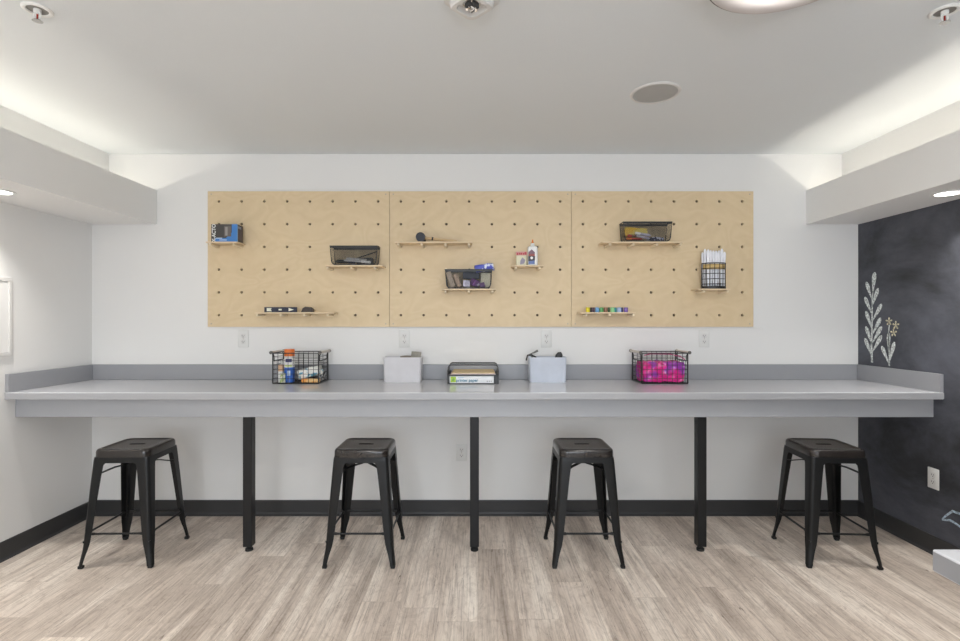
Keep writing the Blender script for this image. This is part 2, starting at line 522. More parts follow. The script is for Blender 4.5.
DL = [(-2.40, 2.575, 'white recessed downlight in the left soffit at the photo edge'), (2.385, 2.61, 'white recessed downlight in the right soffit above the chalkboard'),
      (-2.36, 0.80, 'nearer recessed downlight in the left soffit'), (2.345, 0.80, 'nearer recessed downlight in the right soffit'),
      (-2.36, -1.05, 'recessed downlight in the left soffit behind the viewer'), (2.345, -1.05, 'recessed downlight in the right soffit behind the viewer')]
t0 = thing('recessed_downlight', DL[0][2], 'light', (DL[0][0], DL[0][1], 1.957), 0, 'soffit downlights')
bm = new(); lathe(bm, [(0.054, 0.0), (0.070, 0.0), (0.072, -0.003), (0.068, -0.006), (0.056, -0.006), (0.054, -0.003)], 32, caps=(False, False)); obj('trim_ring', bm, M['white'], t0, smooth=True)
bm = new(); lathe(bm, [(0.0, -0.003), (0.055, -0.003), (0.055, -0.0005), (0.0, -0.0005)], 32, caps=(False, False)); obj('diffuser', bm, M['glow_small'], t0)
area_light('downlight_lamp', (0, 0, -0.010), (0, 0, 0), 0.07, 0.07, P_DOWN, (1.0, 0.965, 0.92), 'DISK', t0, spread=105)
for x, y, lb in DL[1:]:
    dup(t0, (x, y, 1.957), 0, lb)
dim = bpy.data.lights['downlight_lamp'].copy(); dim.energy = 3.0      # the pair nearest the back wall is dimmed
for o_ in list(C.objects):
    if o_.type == 'LIGHT' and o_.parent and 'recessed_downlight' in o_.parent.name and o_.parent.location.y > 2: o_.data = dim

# round surface light, partly above the frame, and unseen copies added to brighten the room
def ring_light(x, y, label):
    t = thing('round_ceiling_light', label, 'light', (x, y, CEIL), 0, 'round ceiling lights')
    bm = new(); lathe(bm, [(0.245, 0.0), (0.252, -0.004), (0.252, -0.052), (0.2465, -0.055)], 64, caps=(True, False))
    obj('rim', bm, col('dark_bronze_rim', (0.07, 0.06, 0.055), 0.4), t, smooth=True)
    bm = new(); lathe(bm, [(0.247, -0.050), (0.2455, -0.056), (0.238, -0.0575), (0.192, -0.044), (0.188, -0.040)], 64, caps=(False, False))
    obj('reflector_ring', bm, col('blush_white_reflector', (0.56, 0.52, 0.50), 0.6), t, smooth=True)
    bm = new(); lathe(bm, [(0.0, -0.0415), (0.190, -0.0415), (0.190, -0.034), (0.0, -0.034)], 64, caps=(False, False))
    obj('diffuser', bm, M['glow'], t)
    return t


r0 = ring_light(0.955, 1.545, 'round white ceiling light with a dark rim at the top edge')
for x, y, lb in ((-1.0, 0.75, 'added round ceiling light out of view on the left'), (1.0, -0.9, 'added round ceiling light out of view on the right'), (-1.0, -1.1, 'added round ceiling light furthest behind on the left')):
    dup(r0, (x, y, CEIL), 0, lb)

# ------------------------------------------------------------------ ceiling fittings
t = thing('ceiling_speaker', 'round grey speaker grille set flush in the ceiling', 'speaker', (0.872, 2.535, CEIL))
bm = new(); lathe(bm, [(0.0, -0.005), (0.104, -0.005), (0.107, -0.001)], 48, caps=(False, False)); obj('grille', bm, M['grille'], t, smooth=True)
bm = new(); lathe(bm, [(0.105, 0.0), (0.106, -0.007), (0.115, -0.007), (0.120, -0.002), (0.120, 0.0)], 48, caps=(False, False)); obj('bezel', bm, M['offwhite'], t, smooth=True)

# strobe fitting at the top centre: rounded diamond base with a clear dome full of chrome
t = thing('ceiling_strobe', 'white rounded square alarm fitting with chrome lens, top centre', 'alarm', (-0.022, 1.79, CEIL), PI / 4)
t.scale = (0.86, 0.86, 0.9)


def rrect(hx, hy, r, n=6):
    pts = []
    for cx, cy, a0 in ((hx - r, hy - r, 0), (-hx + r, hy - r, PI / 2), (-hx + r, -hy + r, PI), (hx - r, -hy + r, 1.5 * PI)):
        for k in range(n + 1):
            a = a0 + k * PI / 2 / n
            pts.append((cx + r * math.cos(a), cy + r * math.sin(a)))
    return pts


def loft(bm, rings, cap0=True, cap1=True):
    R = [[bm.verts.new(p) for p in ring] for ring in rings]
    n = len(R[0])
    for A, B in zip(R, R[1:]):
        for k in range(n):
            bm.faces.new((A[k], A[(k + 1) % n], B[(k + 1) % n], B[k]))
    if cap0: bm.faces.new(R[0][::-1])
    if cap1: bm.faces.new(R[-1])
    return R


bm = new(); loft(bm, [[(x, y, z) for x, y in rrect(h, h, h * 0.45)] for h, z in ((0.092, 0.0), (0.092, -0.012), (0.088, -0.016), (0.074, -0.018), (0.072, -0.034), (0.066, -0.040), (0.050, -0.040), (0.045, -0.020))])
obj('housing', bm, M['offwhite'], t, smooth=True)
bm = new()
lathe(bm, [(0.040, -0.0205), (0.036, -0.028), (0.02, -0.033), (0, -0.034)], 12, caps=(False, False))
for k in range(5):
    a = k * 1.3
    tube(bm, [(0.03 * math.cos(a), 0.03 * math.sin(a), -0.025), (0.02 * math.cos(a + 1), 0.02 * math.sin(a + 1), -0.044)], 0.005, 6)
obj('reflector', bm, M['chrome'], t)
bm = new(); box(bm, -0.02, 0.012, -0.03, -0.018, -0.046, -0.022); box(bm, -0.03, -0.018, -0.02, 0.01, -0.044, -0.022); obj('flash_tube', bm, M['slot'], t)


def sprinkler(x, y, label):
    t = thing('fire_sprinkler', label, 'sprinkler', (x, y, CEIL), 0, 'ceiling fire sprinklers')
    bm = new(); lathe(bm, [(0.047, 0.0), (0.047, -0.003), (0.041, -0.007), (0.034, -0.006), (0.032, -0.002)], 32, caps=(False, False)); es = obj('escutcheon', bm, M['white'], t, smooth=True)
    bm = new(); lathe(bm, [(0.0, -0.0015), (0.033, -0.0015), (0.033, -0.0005), (0.0, -0.0005)], 32, caps=(False, False)); obj('recess_shade', bm, col('sprinkler_recess_shade', (0.22, 0.21, 0.19), 0.5), es)  # flat dark disc, the shade of a recess painted as its colour
    bm = new(); lathe(bm, [(0.012, -0.001), (0.012, -0.012), (0.007, -0.014), (0.007, -0.018), (0.0, -0.018)], 16, caps=(True, False))
    for s in (-1, 1): tube(bm, [(s * 0.009, 0, -0.010), (s * 0.013, 0, -0.024), (s * 0.008, 0, -0.036), (0, 0, -0.040)], 0.0028, 6)
    obj('frame', bm, M['white'], t, smooth=True)
    bm = new(); tube(bm, [(0, 0, -0.017), (0, 0, -0.034)], 0.003, 8); obj('bulb', bm, M['red'], t)
    bm = new(); lathe(bm, [(0.004, -0.038), (0.016, -0.041), (0.017, -0.043), (0.0, -0.043)], 12); obj('deflector', bm, M['chrome'], t)
    return t


s1 = sprinkler(-1.587, 1.855, 'small white fire sprinkler in the top left of the ceiling')
dup(s1, (1.69, 1.865, CEIL), 0, 'small white fire sprinkler in the top right of the ceiling')

# ------------------------------------------------------------------ wall fittings
def outlet(name_label, loc, rz=0.0):
    t = thing('wall_outlet', name_label, 'outlet', loc, rz, 'duplex wall outlets')
    bm = new(); rbox(bm, -0.036, 0.036, -0.005, 0, -0.058, 0.058, 0.003); obj('cover_plate', bm, M['plate'], t, smooth=True)
    for s in (-1, 1):
        bm = new()
        loft(bm, [[(x, yy, z + s * 0.0195) for x, z in rrect(0.0165, 0.0145, 0.007)] for yy in (-0.0045, -0.0065)], True, True)
        f = obj('socket', bm, M['offwhite'], t)
        bm = new()
        box(bm, -0.0078, -0.0055, -0.0072, -0.0060, s * 0.0195 - 0.002, s * 0.0195 + 0.0065)
        box(bm, 0.0052, 0.0075, -0.0072, -0.0060, s * 0.0195 - 0.001, s * 0.0195 + 0.0055)
        box(bm, -0.0025, 0.0025, -0.0072, -0.0060, s * 0.0195 - 0.0095, s * 0.0195 - 0.005)
        obj('slots', bm, M['slot'], f)
    bm = new(); lathe(bm, [(0.003, 0), (0.003, 0.001)], 10, Matrix.Translation((0, -0.005, 0)) @ Matrix.Rotation(PI / 2, 4, 'X')); obj('screw', bm, M['screw'], t)
    return t


o0 = outlet('white wall outlet under the left pegboard, leftmost above the counter', (-1.579, WALL_Y, 1.187))
dup(o0, (-0.495, WALL_Y, 1.187), 0, 'white wall outlet above the left frosted bin')
dup(o0, (0.461, WALL_Y, 1.187), 0, 'white wall outlet above the right frosted bin')
dup(o0, (1.522, WALL_Y, 1.187), 0, 'white wall outlet right of the pink-filled basket')
dup(o0, (-0.111, WALL_Y, 0.421), 0, 'white wall outlet under the counter beside the middle leg')
dup(o0, (XR, 2.892, 0.423), -PI / 2, 'white wall outlet on the black chalkboard wall')

t = thing('access_panel', 'white framed access panel on the left wall', 'panel', (XL, 2.664, 1.33), PI / 2)
bm = new()
for a in ((-0.2, 0.2, 0.196, 0.216), (-0.2, 0.2, -0.216, -0.196), (-0.2, -0.18, -0.196, 0.196), (0.18, 0.2, -0.196, 0.196)): box(bm, a[0], a[1], -0.012, 0, a[2], a[3])
obj('frame', bm, M['offwhite'], t, bevel=0.002)
bm = new(); box(bm, -0.179, 0.179, -0.006, 0, -0.195, 0.195); obj('door', bm, M['soffit'], t)

# ------------------------------------------------------------------ pegboard panels
PX0 = -1.812; PZ1 = 2.176; PW = 1.2192; PH = 0.9144; PIT = 0.1524; PY = WALL_Y - 0.0185; THK = 0.0165


def holeX(p, c): return PX0 + p * PW + PIT * (c + 0.5)
HUP = 0.008      # the hole grid sits a little high on the sheets
def holeZ(r): return PZ1 - PIT * (r + 0.5) + HUP


def peg_panel():
    """perforated sheet: every cell is a square ring round a bored hole"""
    bm = new()
    n = 16; R = 0.0088
    y0, y1 = 0.0, THK
    g = 0.0012
    cache = {}
    def V(x, y, z):
        k = (round(x, 5), round(y, 5), round(z, 5))
        if k not in cache: cache[k] = bm.verts.new(k)
        return cache[k]
    for c in range(8):
        for r in range(6):
            cx = PIT * (c + 0.5); cz = -PIT * (r + 0.5); h = PIT / 2
            inner0 = []; inner1 = []; outer = []
            for k in range(n):
                a = 2 * PI * k / n + PI / 4
                inner0.append(bm.verts.new((cx + R * math.cos(a), y0, cz + HUP + R * math.sin(a))))
                inner1.append(bm.verts.new((cx + R * math.cos(a), y1, cz + HUP + R * math.sin(a))))
                q = max(abs(math.cos(a)), abs(math.sin(a)))
                ox, oz = cx + h * math.cos(a) / q, cz + h * math.sin(a) / q
                ox = min(max(ox, g), PW - g)
                outer.append((ox, max(oz, -PH + 0.006)))
            of = [V(x, y0, z) for x, z in outer]; ob = [V(x, y1, z) for x, z in outer]
            for k in range(n):
                j = (k + 1) % n
                bm.faces.new((inner0[k], inner0[j], of[j], of[k]))
                bm.faces.new((inner1[k], ob[k], ob[j], inner1[j]))
                bm.faces.new((inner0[k], inner1[k], inner1[j], inner0[j]))
    # outer edges
    bd = [e for e in bm.edges if len(e.link_faces) == 1]
    front = {}
    for e in bd:
        a, b_ = e.verts
        if abs(a.co.y - y0) < 1e-6 and abs(b_.co.y - y0) < 1e-6:
            A2, B2 = V(a.co.x, y1, a.co.z), V(b_.co.x, y1, b_.co.z)
            bm.faces.new((a, b_, B2, A2))
    return bm


pnames = ['birch plywood pegboard sheet, left of the three', 'birch plywood pegboard sheet, middle of the three', 'birch plywood pegboard sheet, right of the three']
first = None
for p in range(3):
    if first is None:
        bm = peg_panel()
        first = obj('pegboard_sheet', bm, M['ply'])
        for x in (0.025, PW - 0.025):
            for z in (-0.02, -PH + 0.026):
                bm = new(); lathe(bm, [(0.0045, 0.0), (0.0045, 0.0012), (0.002, 0.0016), (0, 0.0012)], 10, Matrix.Translation((x, 0, z)) @ Matrix.Rotation(PI / 2, 4, 'X'))
                obj('screw', bm, M['screw'], first)
        bm = new(); box(bm, 0.02, PW - 0.02, THK, THK + 0.001, -PH + 0.02, -0.02); obj('hole_shade_sheet', bm, M['hole'], first)  # dark sheet whose colour stands in for the shade inside the holes
        o = first
    else:
        o = copy_tree(first)
    o.location = (PX0 + p * PW, PY, PZ1)
    tag(o, pnames[p], 'pegboard', 'pegboard sheets')

# ------------------------------------------------------------------ peg shelves
SD = 0.118; ST = 0.009; PR = 0.0092
def shelf_top(r): return holeZ(r) + PR + ST


def shelf(x0, x1, r, holes, label):
    z = holeZ(r)
    t = thing('peg_shelf', label, 'shelf', ((x0 + x1) / 2, PY, z), 0, 'birch peg shelves')
    cx = (x0 + x1) / 2
    bm = new(); box(bm, x0 - cx, x1 - cx, -SD, -0.001, PR, PR + ST)
    obj('board', bm, M['birch'], t, bevel=0.0015)
    for hx in holes:
        bm = new(); tube(bm, [(hx - cx, 0.012, 0), (hx - cx, -SD + 0.006, 0), (hx - cx, -SD + 0.001, 0)], [PR - 0.0006, PR - 0.0006, PR - 0.003], 14)
        obj('peg', bm, M['dowel'], t, smooth=True)
    return t


shelf(-1.762, -1.556, 2, [holeX(0, 0), holeX(0, 1)], 'small birch peg shelf holding the blue and black box')
shelf(-0.99, -0.617, 3, [holeX(0, 5), holeX(0, 6), holeX(0, 7)], 'birch peg shelf under the mesh bin on the left sheet')
shelf(-1.445, -0.935, 5, [holeX(0, 2), holeX(0, 3), holeX(0, 4), holeX(0, 5)], 'long birch peg shelf at the bottom of the left sheet')
shelf(-0.54, -0.04, 2, [holeX(1, c) for c in range(4)], 'long birch peg shelf carrying the mallet')
shelf(-0.235, 0.114, 4, [holeX(1, 2), holeX(1, 3), holeX(1, 4)], 'birch peg shelf low on the middle sheet under the stuffed mesh bin')
shelf(0.222, 0.425, 3, [holeX(1, 5), holeX(1, 6)], 'short birch peg shelf carrying the glue bottle')
shelf(0.662, 1.022, 5, [holeX(2, 0), holeX(2, 1), holeX(2, 2)], 'birch peg shelf with the row of coloured pots')
shelf(0.805, 1.33, 2, [holeX(2, 1), holeX(2, 2), holeX(2, 3), holeX(2, 4)], 'birch peg shelf high on the right sheet')
shelf(1.425, 1.636, 4, [holeX(2, 5), holeX(2, 6)], 'short birch peg shelf under the wire cup')
t = bm = new(); tube(bm, [(0, 0.012, 0), (0, -0.03, 0)], PR - 0.0006, 14)
o = obj('wooden_peg', bm, M['dowel'], smooth=True, loc=(holeX(1, 2) , PY, holeZ(3))); tag(o, 'loose birch peg in a hole above the stuffed mesh bin', 'peg')

# ------------------------------------------------------------------ things on the pegboard
FY = PY - SD      # front line of the shelves
z = shelf_top(2)
# sharpener box
t = thing('tool_box_carton', 'blue and black cardboard product box with a white name down its left', 'box', (-1.648, FY + 0.053, z))
bm = new(); box(bm, -0.084, 0.084, -0.0425, 0.0425, 0, 0.114); obj('carton', bm, col('box_charcoal', (0.055, 0.05, 0.045)), t, bevel=0.001)
Y = -0.0432
blue = col('box_blue', (0.05, 0.20, 0.52), 0.4)
bm = new(); box(bm, 0.050, 0.0845, Y, -0.042, 0, 0.1142); box(bm, -0.060, 0.052, Y, -0.042, 0.001, 0.024)
vs = [(0.012, 0.024), (0.05, 0.024), (0.05, 0.06)]
prism(bm, vs, Y, -0.042); obj('blue_panel', bm, blue, t)
bm = new(); box(bm, 0.0843, 0.0852, -0.0430, -0.034, 0, 0.114); obj('edge_stripe', bm, col('box_sky', (0.22, 0.42, 0.72)), t)
bm = new(); rbox(bm, 0.0, 0.046, Y - 0.0008, -0.042, 0.034, 0.100, 0.0003); obj('picture', bm, col('box_picture', (0.14, 0.12, 0.11)), t)
bm = new(); rbox(bm, 0.008, 0.024, Y - 0.0014, -0.0428, 0.040, 0.096, 0.0003); obj('picture', bm, col('box_picture_light', (0.30, 0.28, 0.26)), t)
bm = new(); rbox(bm, 0.0842, 0.0856, -0.03, 0.025, 0.02, 0.085, 0.0003); obj('picture', bm, col('box_side_picture', (0.09, 0.065, 0.075)), t)
bm = new(); rbox(bm, 0.0842, 0.0857, -0.03, 0.015, 0.088, 0.104, 0.0003); obj('picture', bm, col('box_side_pale', (0.28, 0.30, 0.38)), t)
text_mesh('name_print', 'X-ACTO', 0.033, M['white'], t, (-0.065, Y - 0.0006, 0.057), (PI / 2, -PI / 2, 0), bold=0.0008, sx=0.92)
wh = M['white']
bm = new(); box(bm, -0.052, -0.012, Y - 0.0006, Y, 0.020, 0.026); box(bm, -0.030, 0.018, Y - 0.0006, Y, 0.009, 0.014); obj('small_print', bm, col('box_print', (0.55, 0.65, 0.8)), t)


def mesh_bin(label, x, zr, w, h, d, grp='black mesh bins on the pegboard'):
    """rounded-bottom bin: dark rolled frames front and back, netting between"""
    t = thing('mesh_bin', label, 'bin', (x, FY + 0.006 + d / 2, zr), 0, grp)
    R = 0.028; tp = 0.010
    def outline(y, s=1.0, n=6):
        pts = []
        hw = w / 2
        pts.append((-hw, y, h))
        for k in range(n + 1):
            a = PI + k * PI / 2 / n
            pts.append((-hw + tp + R + R * math.cos(a), y, R + 0.003 + R * math.sin(a)))
        for k in range(n + 1):
            a = 1.5 * PI + k * PI / 2 / n
            pts.append((hw - tp - R + R * math.cos(a), y, R + 0.003 + R * math.sin(a)))
        pts.append((hw, y, h))
        return pts
    F = outline(-d / 2); B = outline(d / 2)
    fr = new()
    tube(fr, F, 0.0032, 6, closed=True); tube(fr, B, 0.0032, 6, closed=True)
    for s in (-1, 1): tube(fr, [(s * w / 2, -d / 2, h), (s * w / 2, d / 2, h)], 0.0032, 6)
    # flat steel rim strip round the top
    box(fr, -w / 2, w / 2, -d / 2 - 0.001, -d / 2 + 0.001, h - 0.012, h)
    box(fr, -w / 2, w / 2, d / 2 - 0.001, d / 2 + 0.001, h - 0.012, h)
    obj('rim', fr, M['wire'], t)
    nb = new()
    vf = [nb.verts.new(p) for p in F]; vb = [nb.verts.new(p) for p in B]
    nb.faces.new(vf); nb.faces.new(vb[::-1])
    for k in range(len(vf) - 1): nb.faces.new((vf[k], vb[k], vb[k + 1], vf[k + 1]))
    obj('netting', nb, M['netting'], t)
    # small emblem tag low on the front
    bm = new(); box(bm, -0.012, 0.012, -d / 2 - 0.0025, -d / 2 - 0.001, 0.002, 0.008); obj('tag', bm, col('bin_tag', (0.2, 0.2, 0.19)), t)
    return t


def pen(label, p0, p1, r, cs, tip=True, name='pen', cat='pen', group=None):
    d = Vector(p1) - Vector(p0); L_ = d.length
    t = thing(name, label, cat, p0, 0, group)
    q = Vector((0, 0, 1)).rotation_difference(d.normalized()); t.rotation_mode = 'QUATERNION'; t.rotation_quaternion = q
    bm = new(); lathe(bm, [(0.3 * r, 0), (r, 0.012), (r, L_ * 0.66)], 10); obj('barrel', bm, cs[0], t, smooth=True)
    bm = new(); lathe(bm, [(r * 1.12, L_ * 0.66), (r * 1.12, L_ - 0.003), (r * 0.8, L_)], 10); obj('cap', bm, cs[1], t, smooth=True)
    return t


K = {'black': col('item_black', (0.02, 0.02, 0.02)), 'silver': col('item_silver', (0.5, 0.5, 0.52), 0.3, metal=0.5), 'white': M['white'],
     'red': col('item_red', (0.42, 0.06, 0.04)), 'yellow': col('item_yellow', (0.72, 0.47, 0.05)), 'brown': col('item_brown', (0.20, 0.10, 0.06)),
     'blue': col('item_blue', (0.07, 0.10, 0.42)), 'navy': col('item_navy', (0.014, 0.02, 0.045)), 'purple': col('item_purple', (0.17, 0.08, 0.22)),
     'lilac': col('item_lilac', (0.50, 0.48, 0.60)), 'tan': col('item_tan', (0.55, 0.44, 0.34)), 'orange': col('item_orange', (0.75, 0.20, 0.03)),
     'grey': col('item_grey', (0.35, 0.34, 0.32)), 'cream': col('item_cream', (0.72, 0.68, 0.50))}

# bin 1 : marker, pens and scissors
zb = shelf_top(3)
mesh_bin('black mesh bin with dark pens and grey markers, on the left sheet', -0.806, zb, 0.308, 0.124, 0.088)
yb = FY + 0.05
pen('black marker lying at the left end inside the left sheet mesh bin', (-0.93, yb - 0.02, zb + 0.028), (-0.80, yb - 0.02, zb + 0.024), 0.012, (K['black'], K['navy']), name='marker', cat='marker')
pen('silver pen lying low in the left sheet mesh bin', (-0.875, yb - 0.03, zb + 0.034), (-0.70, yb - 0.026, zb + 0.020), 0.0075, (K['silver'], K['white']))
pen('grey-barrelled pen resting behind the silver pen', (-0.865, yb - 0.008, zb + 0.048), (-0.73, yb - 0.008, zb + 0.036), 0.008, (K['silver'], K['grey']))
pen('long black pen leaning up to the right rim of the bin', (-0.86, yb + 0.012, zb + 0.03), (-0.665, yb + 0.012, zb + 0.096), 0.0035, (K['black'], K['black']))
bm = new(); rbox(bm, -0.055, 0.055, -0.02, 0.02, 0, 0.045, 0.008); o = obj('black_pouch', bm, K['black'], smooth=True, loc=(-0.745, yb + 0.012, zb + 0.008)); tag(o, 'small black pouch at the right end of the left sheet mesh bin', 'pouch')

# spirit level and dark block on the bottom shelf of the left sheet
zb = shelf_top(5)
t = thing('spirit_level', 'short black spirit level with three pale vials on the bottom left shelf', 'level', (-1.283, FY + 0.02, zb))
bm = new(); box(bm, -0.105, 0.105, -0.009, 0.009, 0, 0.033); obj('body', bm, K['navy'], t, bevel=0.002)
pale = col('vial_pale', (0.75, 0.76, 0.62), 0.3)
bm = new(); prism(bm, [(-0.088, 0.006), (-0.056, 0.006), (-0.062, 0.0165), (-0.056, 0.027), (-0.088, 0.027)], -0.0105, -0.0085); obj('vial', bm, pale, t)
bm = new(); tube(bm, [(-0.010, -0.0095, 0.0165), (0.010, -0.0095, 0.0165)], 0.0055, 8); obj('vial', bm, pale, t)
bm = new(); prism(bm, [(0.054, 0.006), (0.088, 0.0165), (0.054, 0.027)], -0.0105, -0.0085); obj('vial', bm, pale, t)
bm = new(); prism(bm, [(-0.040, 0.0), (0.036, 0.0), (0.038, 0.018), (0.022, 0.032), (-0.012, 0.036), (-0.030, 0.026)], -0.02, 0.02)
o = obj('stamp_block', bm, col('dark_brown_block', (0.035, 0.025, 0.022), 0.35), loc=(-1.112, FY + 0.035, zb), bevel=0.004); tag(o, 'small dark brown faceted block right of the spirit level', 'block')

# mallet
zb = shelf_top(2)
t = thing('rubber_mallet', 'black rubber mallet with a wooden handle lying on a shelf', 'mallet', (-0.374, FY + 0.055, zb + 0.032))
bm = new(); lathe(bm, [(0.0, -0.050), (0.024, -0.050), (0.030, -0.046), (0.031, -0.030), (0.0265, -0.02), (0.0265, 0.02), (0.031, 0.030), (0.030, 0.046), (0.0, 0.048)], 28, Matrix.Rotation(PI / 2, 4, 'X'), caps=(False, False)); obj('head', bm, col('mallet_rubber', (0.022, 0.024, 0.034), 0.5), t, smooth=True)
bm = new(); tube(bm, [(0.02, 0, 0.0), (0.08, 0.0, -0.006), (0.14, 0, -0.013), (0.22, 0, -0.021), (0.235, 0, -0.0225)], [0.0095, 0.0085, 0.0085, 0.0095, 0.006], 12); obj('handle', bm, col('mallet_handle', (0.62, 0.44, 0.24)), t, smooth=True)
bm = new(); tube(bm, [(0.070, 0, -0.0048), (0.080, 0, -0.006)], 0.0105, 12); obj('collar', bm, K['black'], t)

# stuffed bin on the middle sheet
zb = shelf_top(4)
mesh_bin('black mesh bin stuffed with packets under a blue packet, on the middle sheet', -0.061, zb, 0.306, 0.124, 0.088)
yb = FY + 0.05


def crumple(name, m, size, loc, rot, label, cat, seed, amp=0.012, sub=4, group=None, freq=22):
    b2 = new()
    bmesh.ops.create_cube(b2, size=1.0)
    bmesh.ops.subdivide_edges(b2, edges=b2.edges[:], cuts=sub * 2, use_grid_fill=True)
    for v in b2.verts:
        c = v.co
        d = Vector((c.x * size[0], c.y * size[1], c.z * size[2]))
        n_ = noise.noise_vector(d * freq + Vector((seed * 7.3, seed * 2.1, seed)))
        rr = max(abs(c.x), abs(c.y), abs(c.z))
        ln = c.length
        k = 1 - 0.30 * max(0, ln - 0.6)
        v.co = Vector((d.x * k, d.y * k, d.z * k)) + n_ * amp
    o = obj(name, b2, m, smooth=True, angle=28); o.location = loc; o.rotation_euler = rot
    return tag(o, label, cat, group)


crumple('paper_packet', K['tan'], (0.030, 0.05, 0.105), (-0.178, yb, zb + 0.062), (0, -0.28, 0), 'tan paper packet leaning at the left end of the stuffed bin', 'packet', 1, 0.004)
crumple('wooden_block', col('pale_wood', (0.50, 0.36, 0.26)), (0.028, 0.05, 0.09), (-0.135, yb - 0.005, zb + 0.055), (0, -0.42, 0), 'brown packet leaning second from the left in the stuffed bin', 'packet', 9, 0.003)
crumple('navy_pouch', K['navy'], (0.11, 0.04, 0.045), (-0.045, yb + 0.014, zb + 0.089), (0, 0, 0), 'navy pouch at the top of the stuffed bin', 'pouch', 2, 0.004)
for i, (x, dz, m, s, lb) in enumerate(((-0.075, 0.034, K['lilac'], 0.042, 'pale lilac ball of yarn low in the stuffed bin'), (-0.022, 0.040, K['purple'], 0.045, 'purple ball of yarn low in the stuffed bin'),
                                       (-0.004, 0.030, K['lilac'], 0.026, 'small white yarn ball between the purple ones'), (0.028, 0.024, K['purple'], 0.034, 'small dark purple yarn ball at the right'))):
    crumple('yarn_ball', m, (s, s, s), (x, yb - 0.022, zb + dz), (i, i * 2, 0), lb, 'yarn', 20 + i, 0.006, 3)
crumple('cream_packet', K['cream'], (0.062, 0.025, 0.095), (0.048, yb + 0.015, zb + 0.060), (0, 0.05, 0), 'cream packet standing at the right end of the stuffed bin', 'packet', 3, 0.003)
crumple('blue_packet', two_tone('blue_white_wrapper', (0.05, 0.07, 0.42), (0.72, 0.76, 0.88), 22, 0.3, 0.60, 0.66), (0.125, 0.050, 0.046), (0.042, yb - 0.003, zb + 0.1385), (0, -0.16, 0), 'shiny blue and white wrapper on top of the stuffed bin', 'packet', 4, 0.007, freq=30)

# glue and packet
zb = shelf_top(3)
t = thing('glue_bottle', 'white glue bottle with an orange twist tip and dark label', 'bottle', (0.357, FY + 0.035, zb))
bm = new(); loft(bm, [[(x, y, z) for x, y in rrect(hx, hy, min(hx, hy) * 0.8)] for hx, hy, z in ((0.030, 0.016, 0), (0.033, 0.0185, 0.004), (0.033, 0.0185, 0.112), (0.030, 0.017, 0.122), (0.014, 0.012, 0.128))])
obj('bottle', bm, M['white'], t, smooth=True)
bm = new(); lathe(bm, [(0.0135, 0.127), (0.0135, 0.142), (0.009, 0.146)], 16); obj('cap', bm, M['white'], t, smooth=True)
bm = new(); lathe(bm, [(0.007, 0.146), (0.0075, 0.152), (0.004, 0.160), (0.004, 0.170)], 12); obj('twist_tip', bm, K['orange'], t, smooth=True)
Y = -0.0194
bm = new(); prism(bm, [(-0.029, 0.075), (0.012, 0.075), (0.013, 0.085), (-0.008, 0.104), (-0.029, 0.085)], Y, -0.0175); obj('label', bm, col('glue_label_mauve', (0.20, 0.11, 0.15)), t)
bm = new(); prism(bm, [(-0.029, 0.008), (0.012, 0.008), (0.012, 0.032), (-0.029, 0.026)], Y, -0.0175); obj('label', bm, col('glue_label_blue', (0.10, 0.16, 0.38)), t)
bm = new(); prism(bm, [(-0.030, 0.026), (0.013, 0.032), (0.014, 0.060), (-0.030, 0.060)], Y, -0.0175); obj('label', bm, col('glue_label_black', (0.03, 0.03, 0.04)), t)
bm = new(); prism(bm, [(-0.029, 0.060), (0.013, 0.060), (0.012, 0.075), (-0.029, 0.075)], Y, -0.0175); obj('label', bm, col('glue_label_red', (0.30, 0.07, 0.06)), t)
bm = new(); lathe(bm, [(0, 0), (0.009, 0), (0.009, 0.0008), (0, 0.0008)], 14, Matrix.Translation((-0.008, Y, 0.048)) @ Matrix.Rotation(PI / 2, 4, 'X')); obj('label', bm, M['white'], t)
t = thing('craft_packet', 'small cream packet with a red header beside the glue bottle', 'packet', (0.284, FY + 0.035, zb))
bm = new(); loft(bm, [[(x, y, z) for x, y in rrect(hx, hy, hy * 0.9)] for hx, hy, z in ((0.034, 0.010, 0), (0.036, 0.014, 0.02), (0.035, 0.011, 0.06), (0.035, 0.003, 0.088), (0.034, 0.0015, 0.092))]); obj('pouch', bm, K['cream'], t, smooth=True)
bm = new(); rbox(bm, -0.037, 0.037, -0.0135, -0.002, 0.066, 0.090, 0.002); obj('header', bm, col('packet_pink', (0.62, 0.30, 0.28)), t)
rp = col('packet_red', (0.45, 0.05, 0.06))
bm = new()
for x in (-0.032, -0.018, -0.006, 0.008, 0.020): rbox(bm, x, x + 0.010, -0.0150, -0.013, 0.070 if x > -0.03 else 0.067, 0.082 if x < 0.02 else 0.088, 0.0009)
obj('header_print', bm, rp, t)
bm = new(); prism(bm, [(-0.010, 0.006), (0.016, 0.012), (0.024, 0.035), (0.004, 0.052), (-0.008, 0.030)], -0.0155, -0.0125); obj('picture', bm, col('packet_picture', (0.30, 0.27, 0.34)), t)

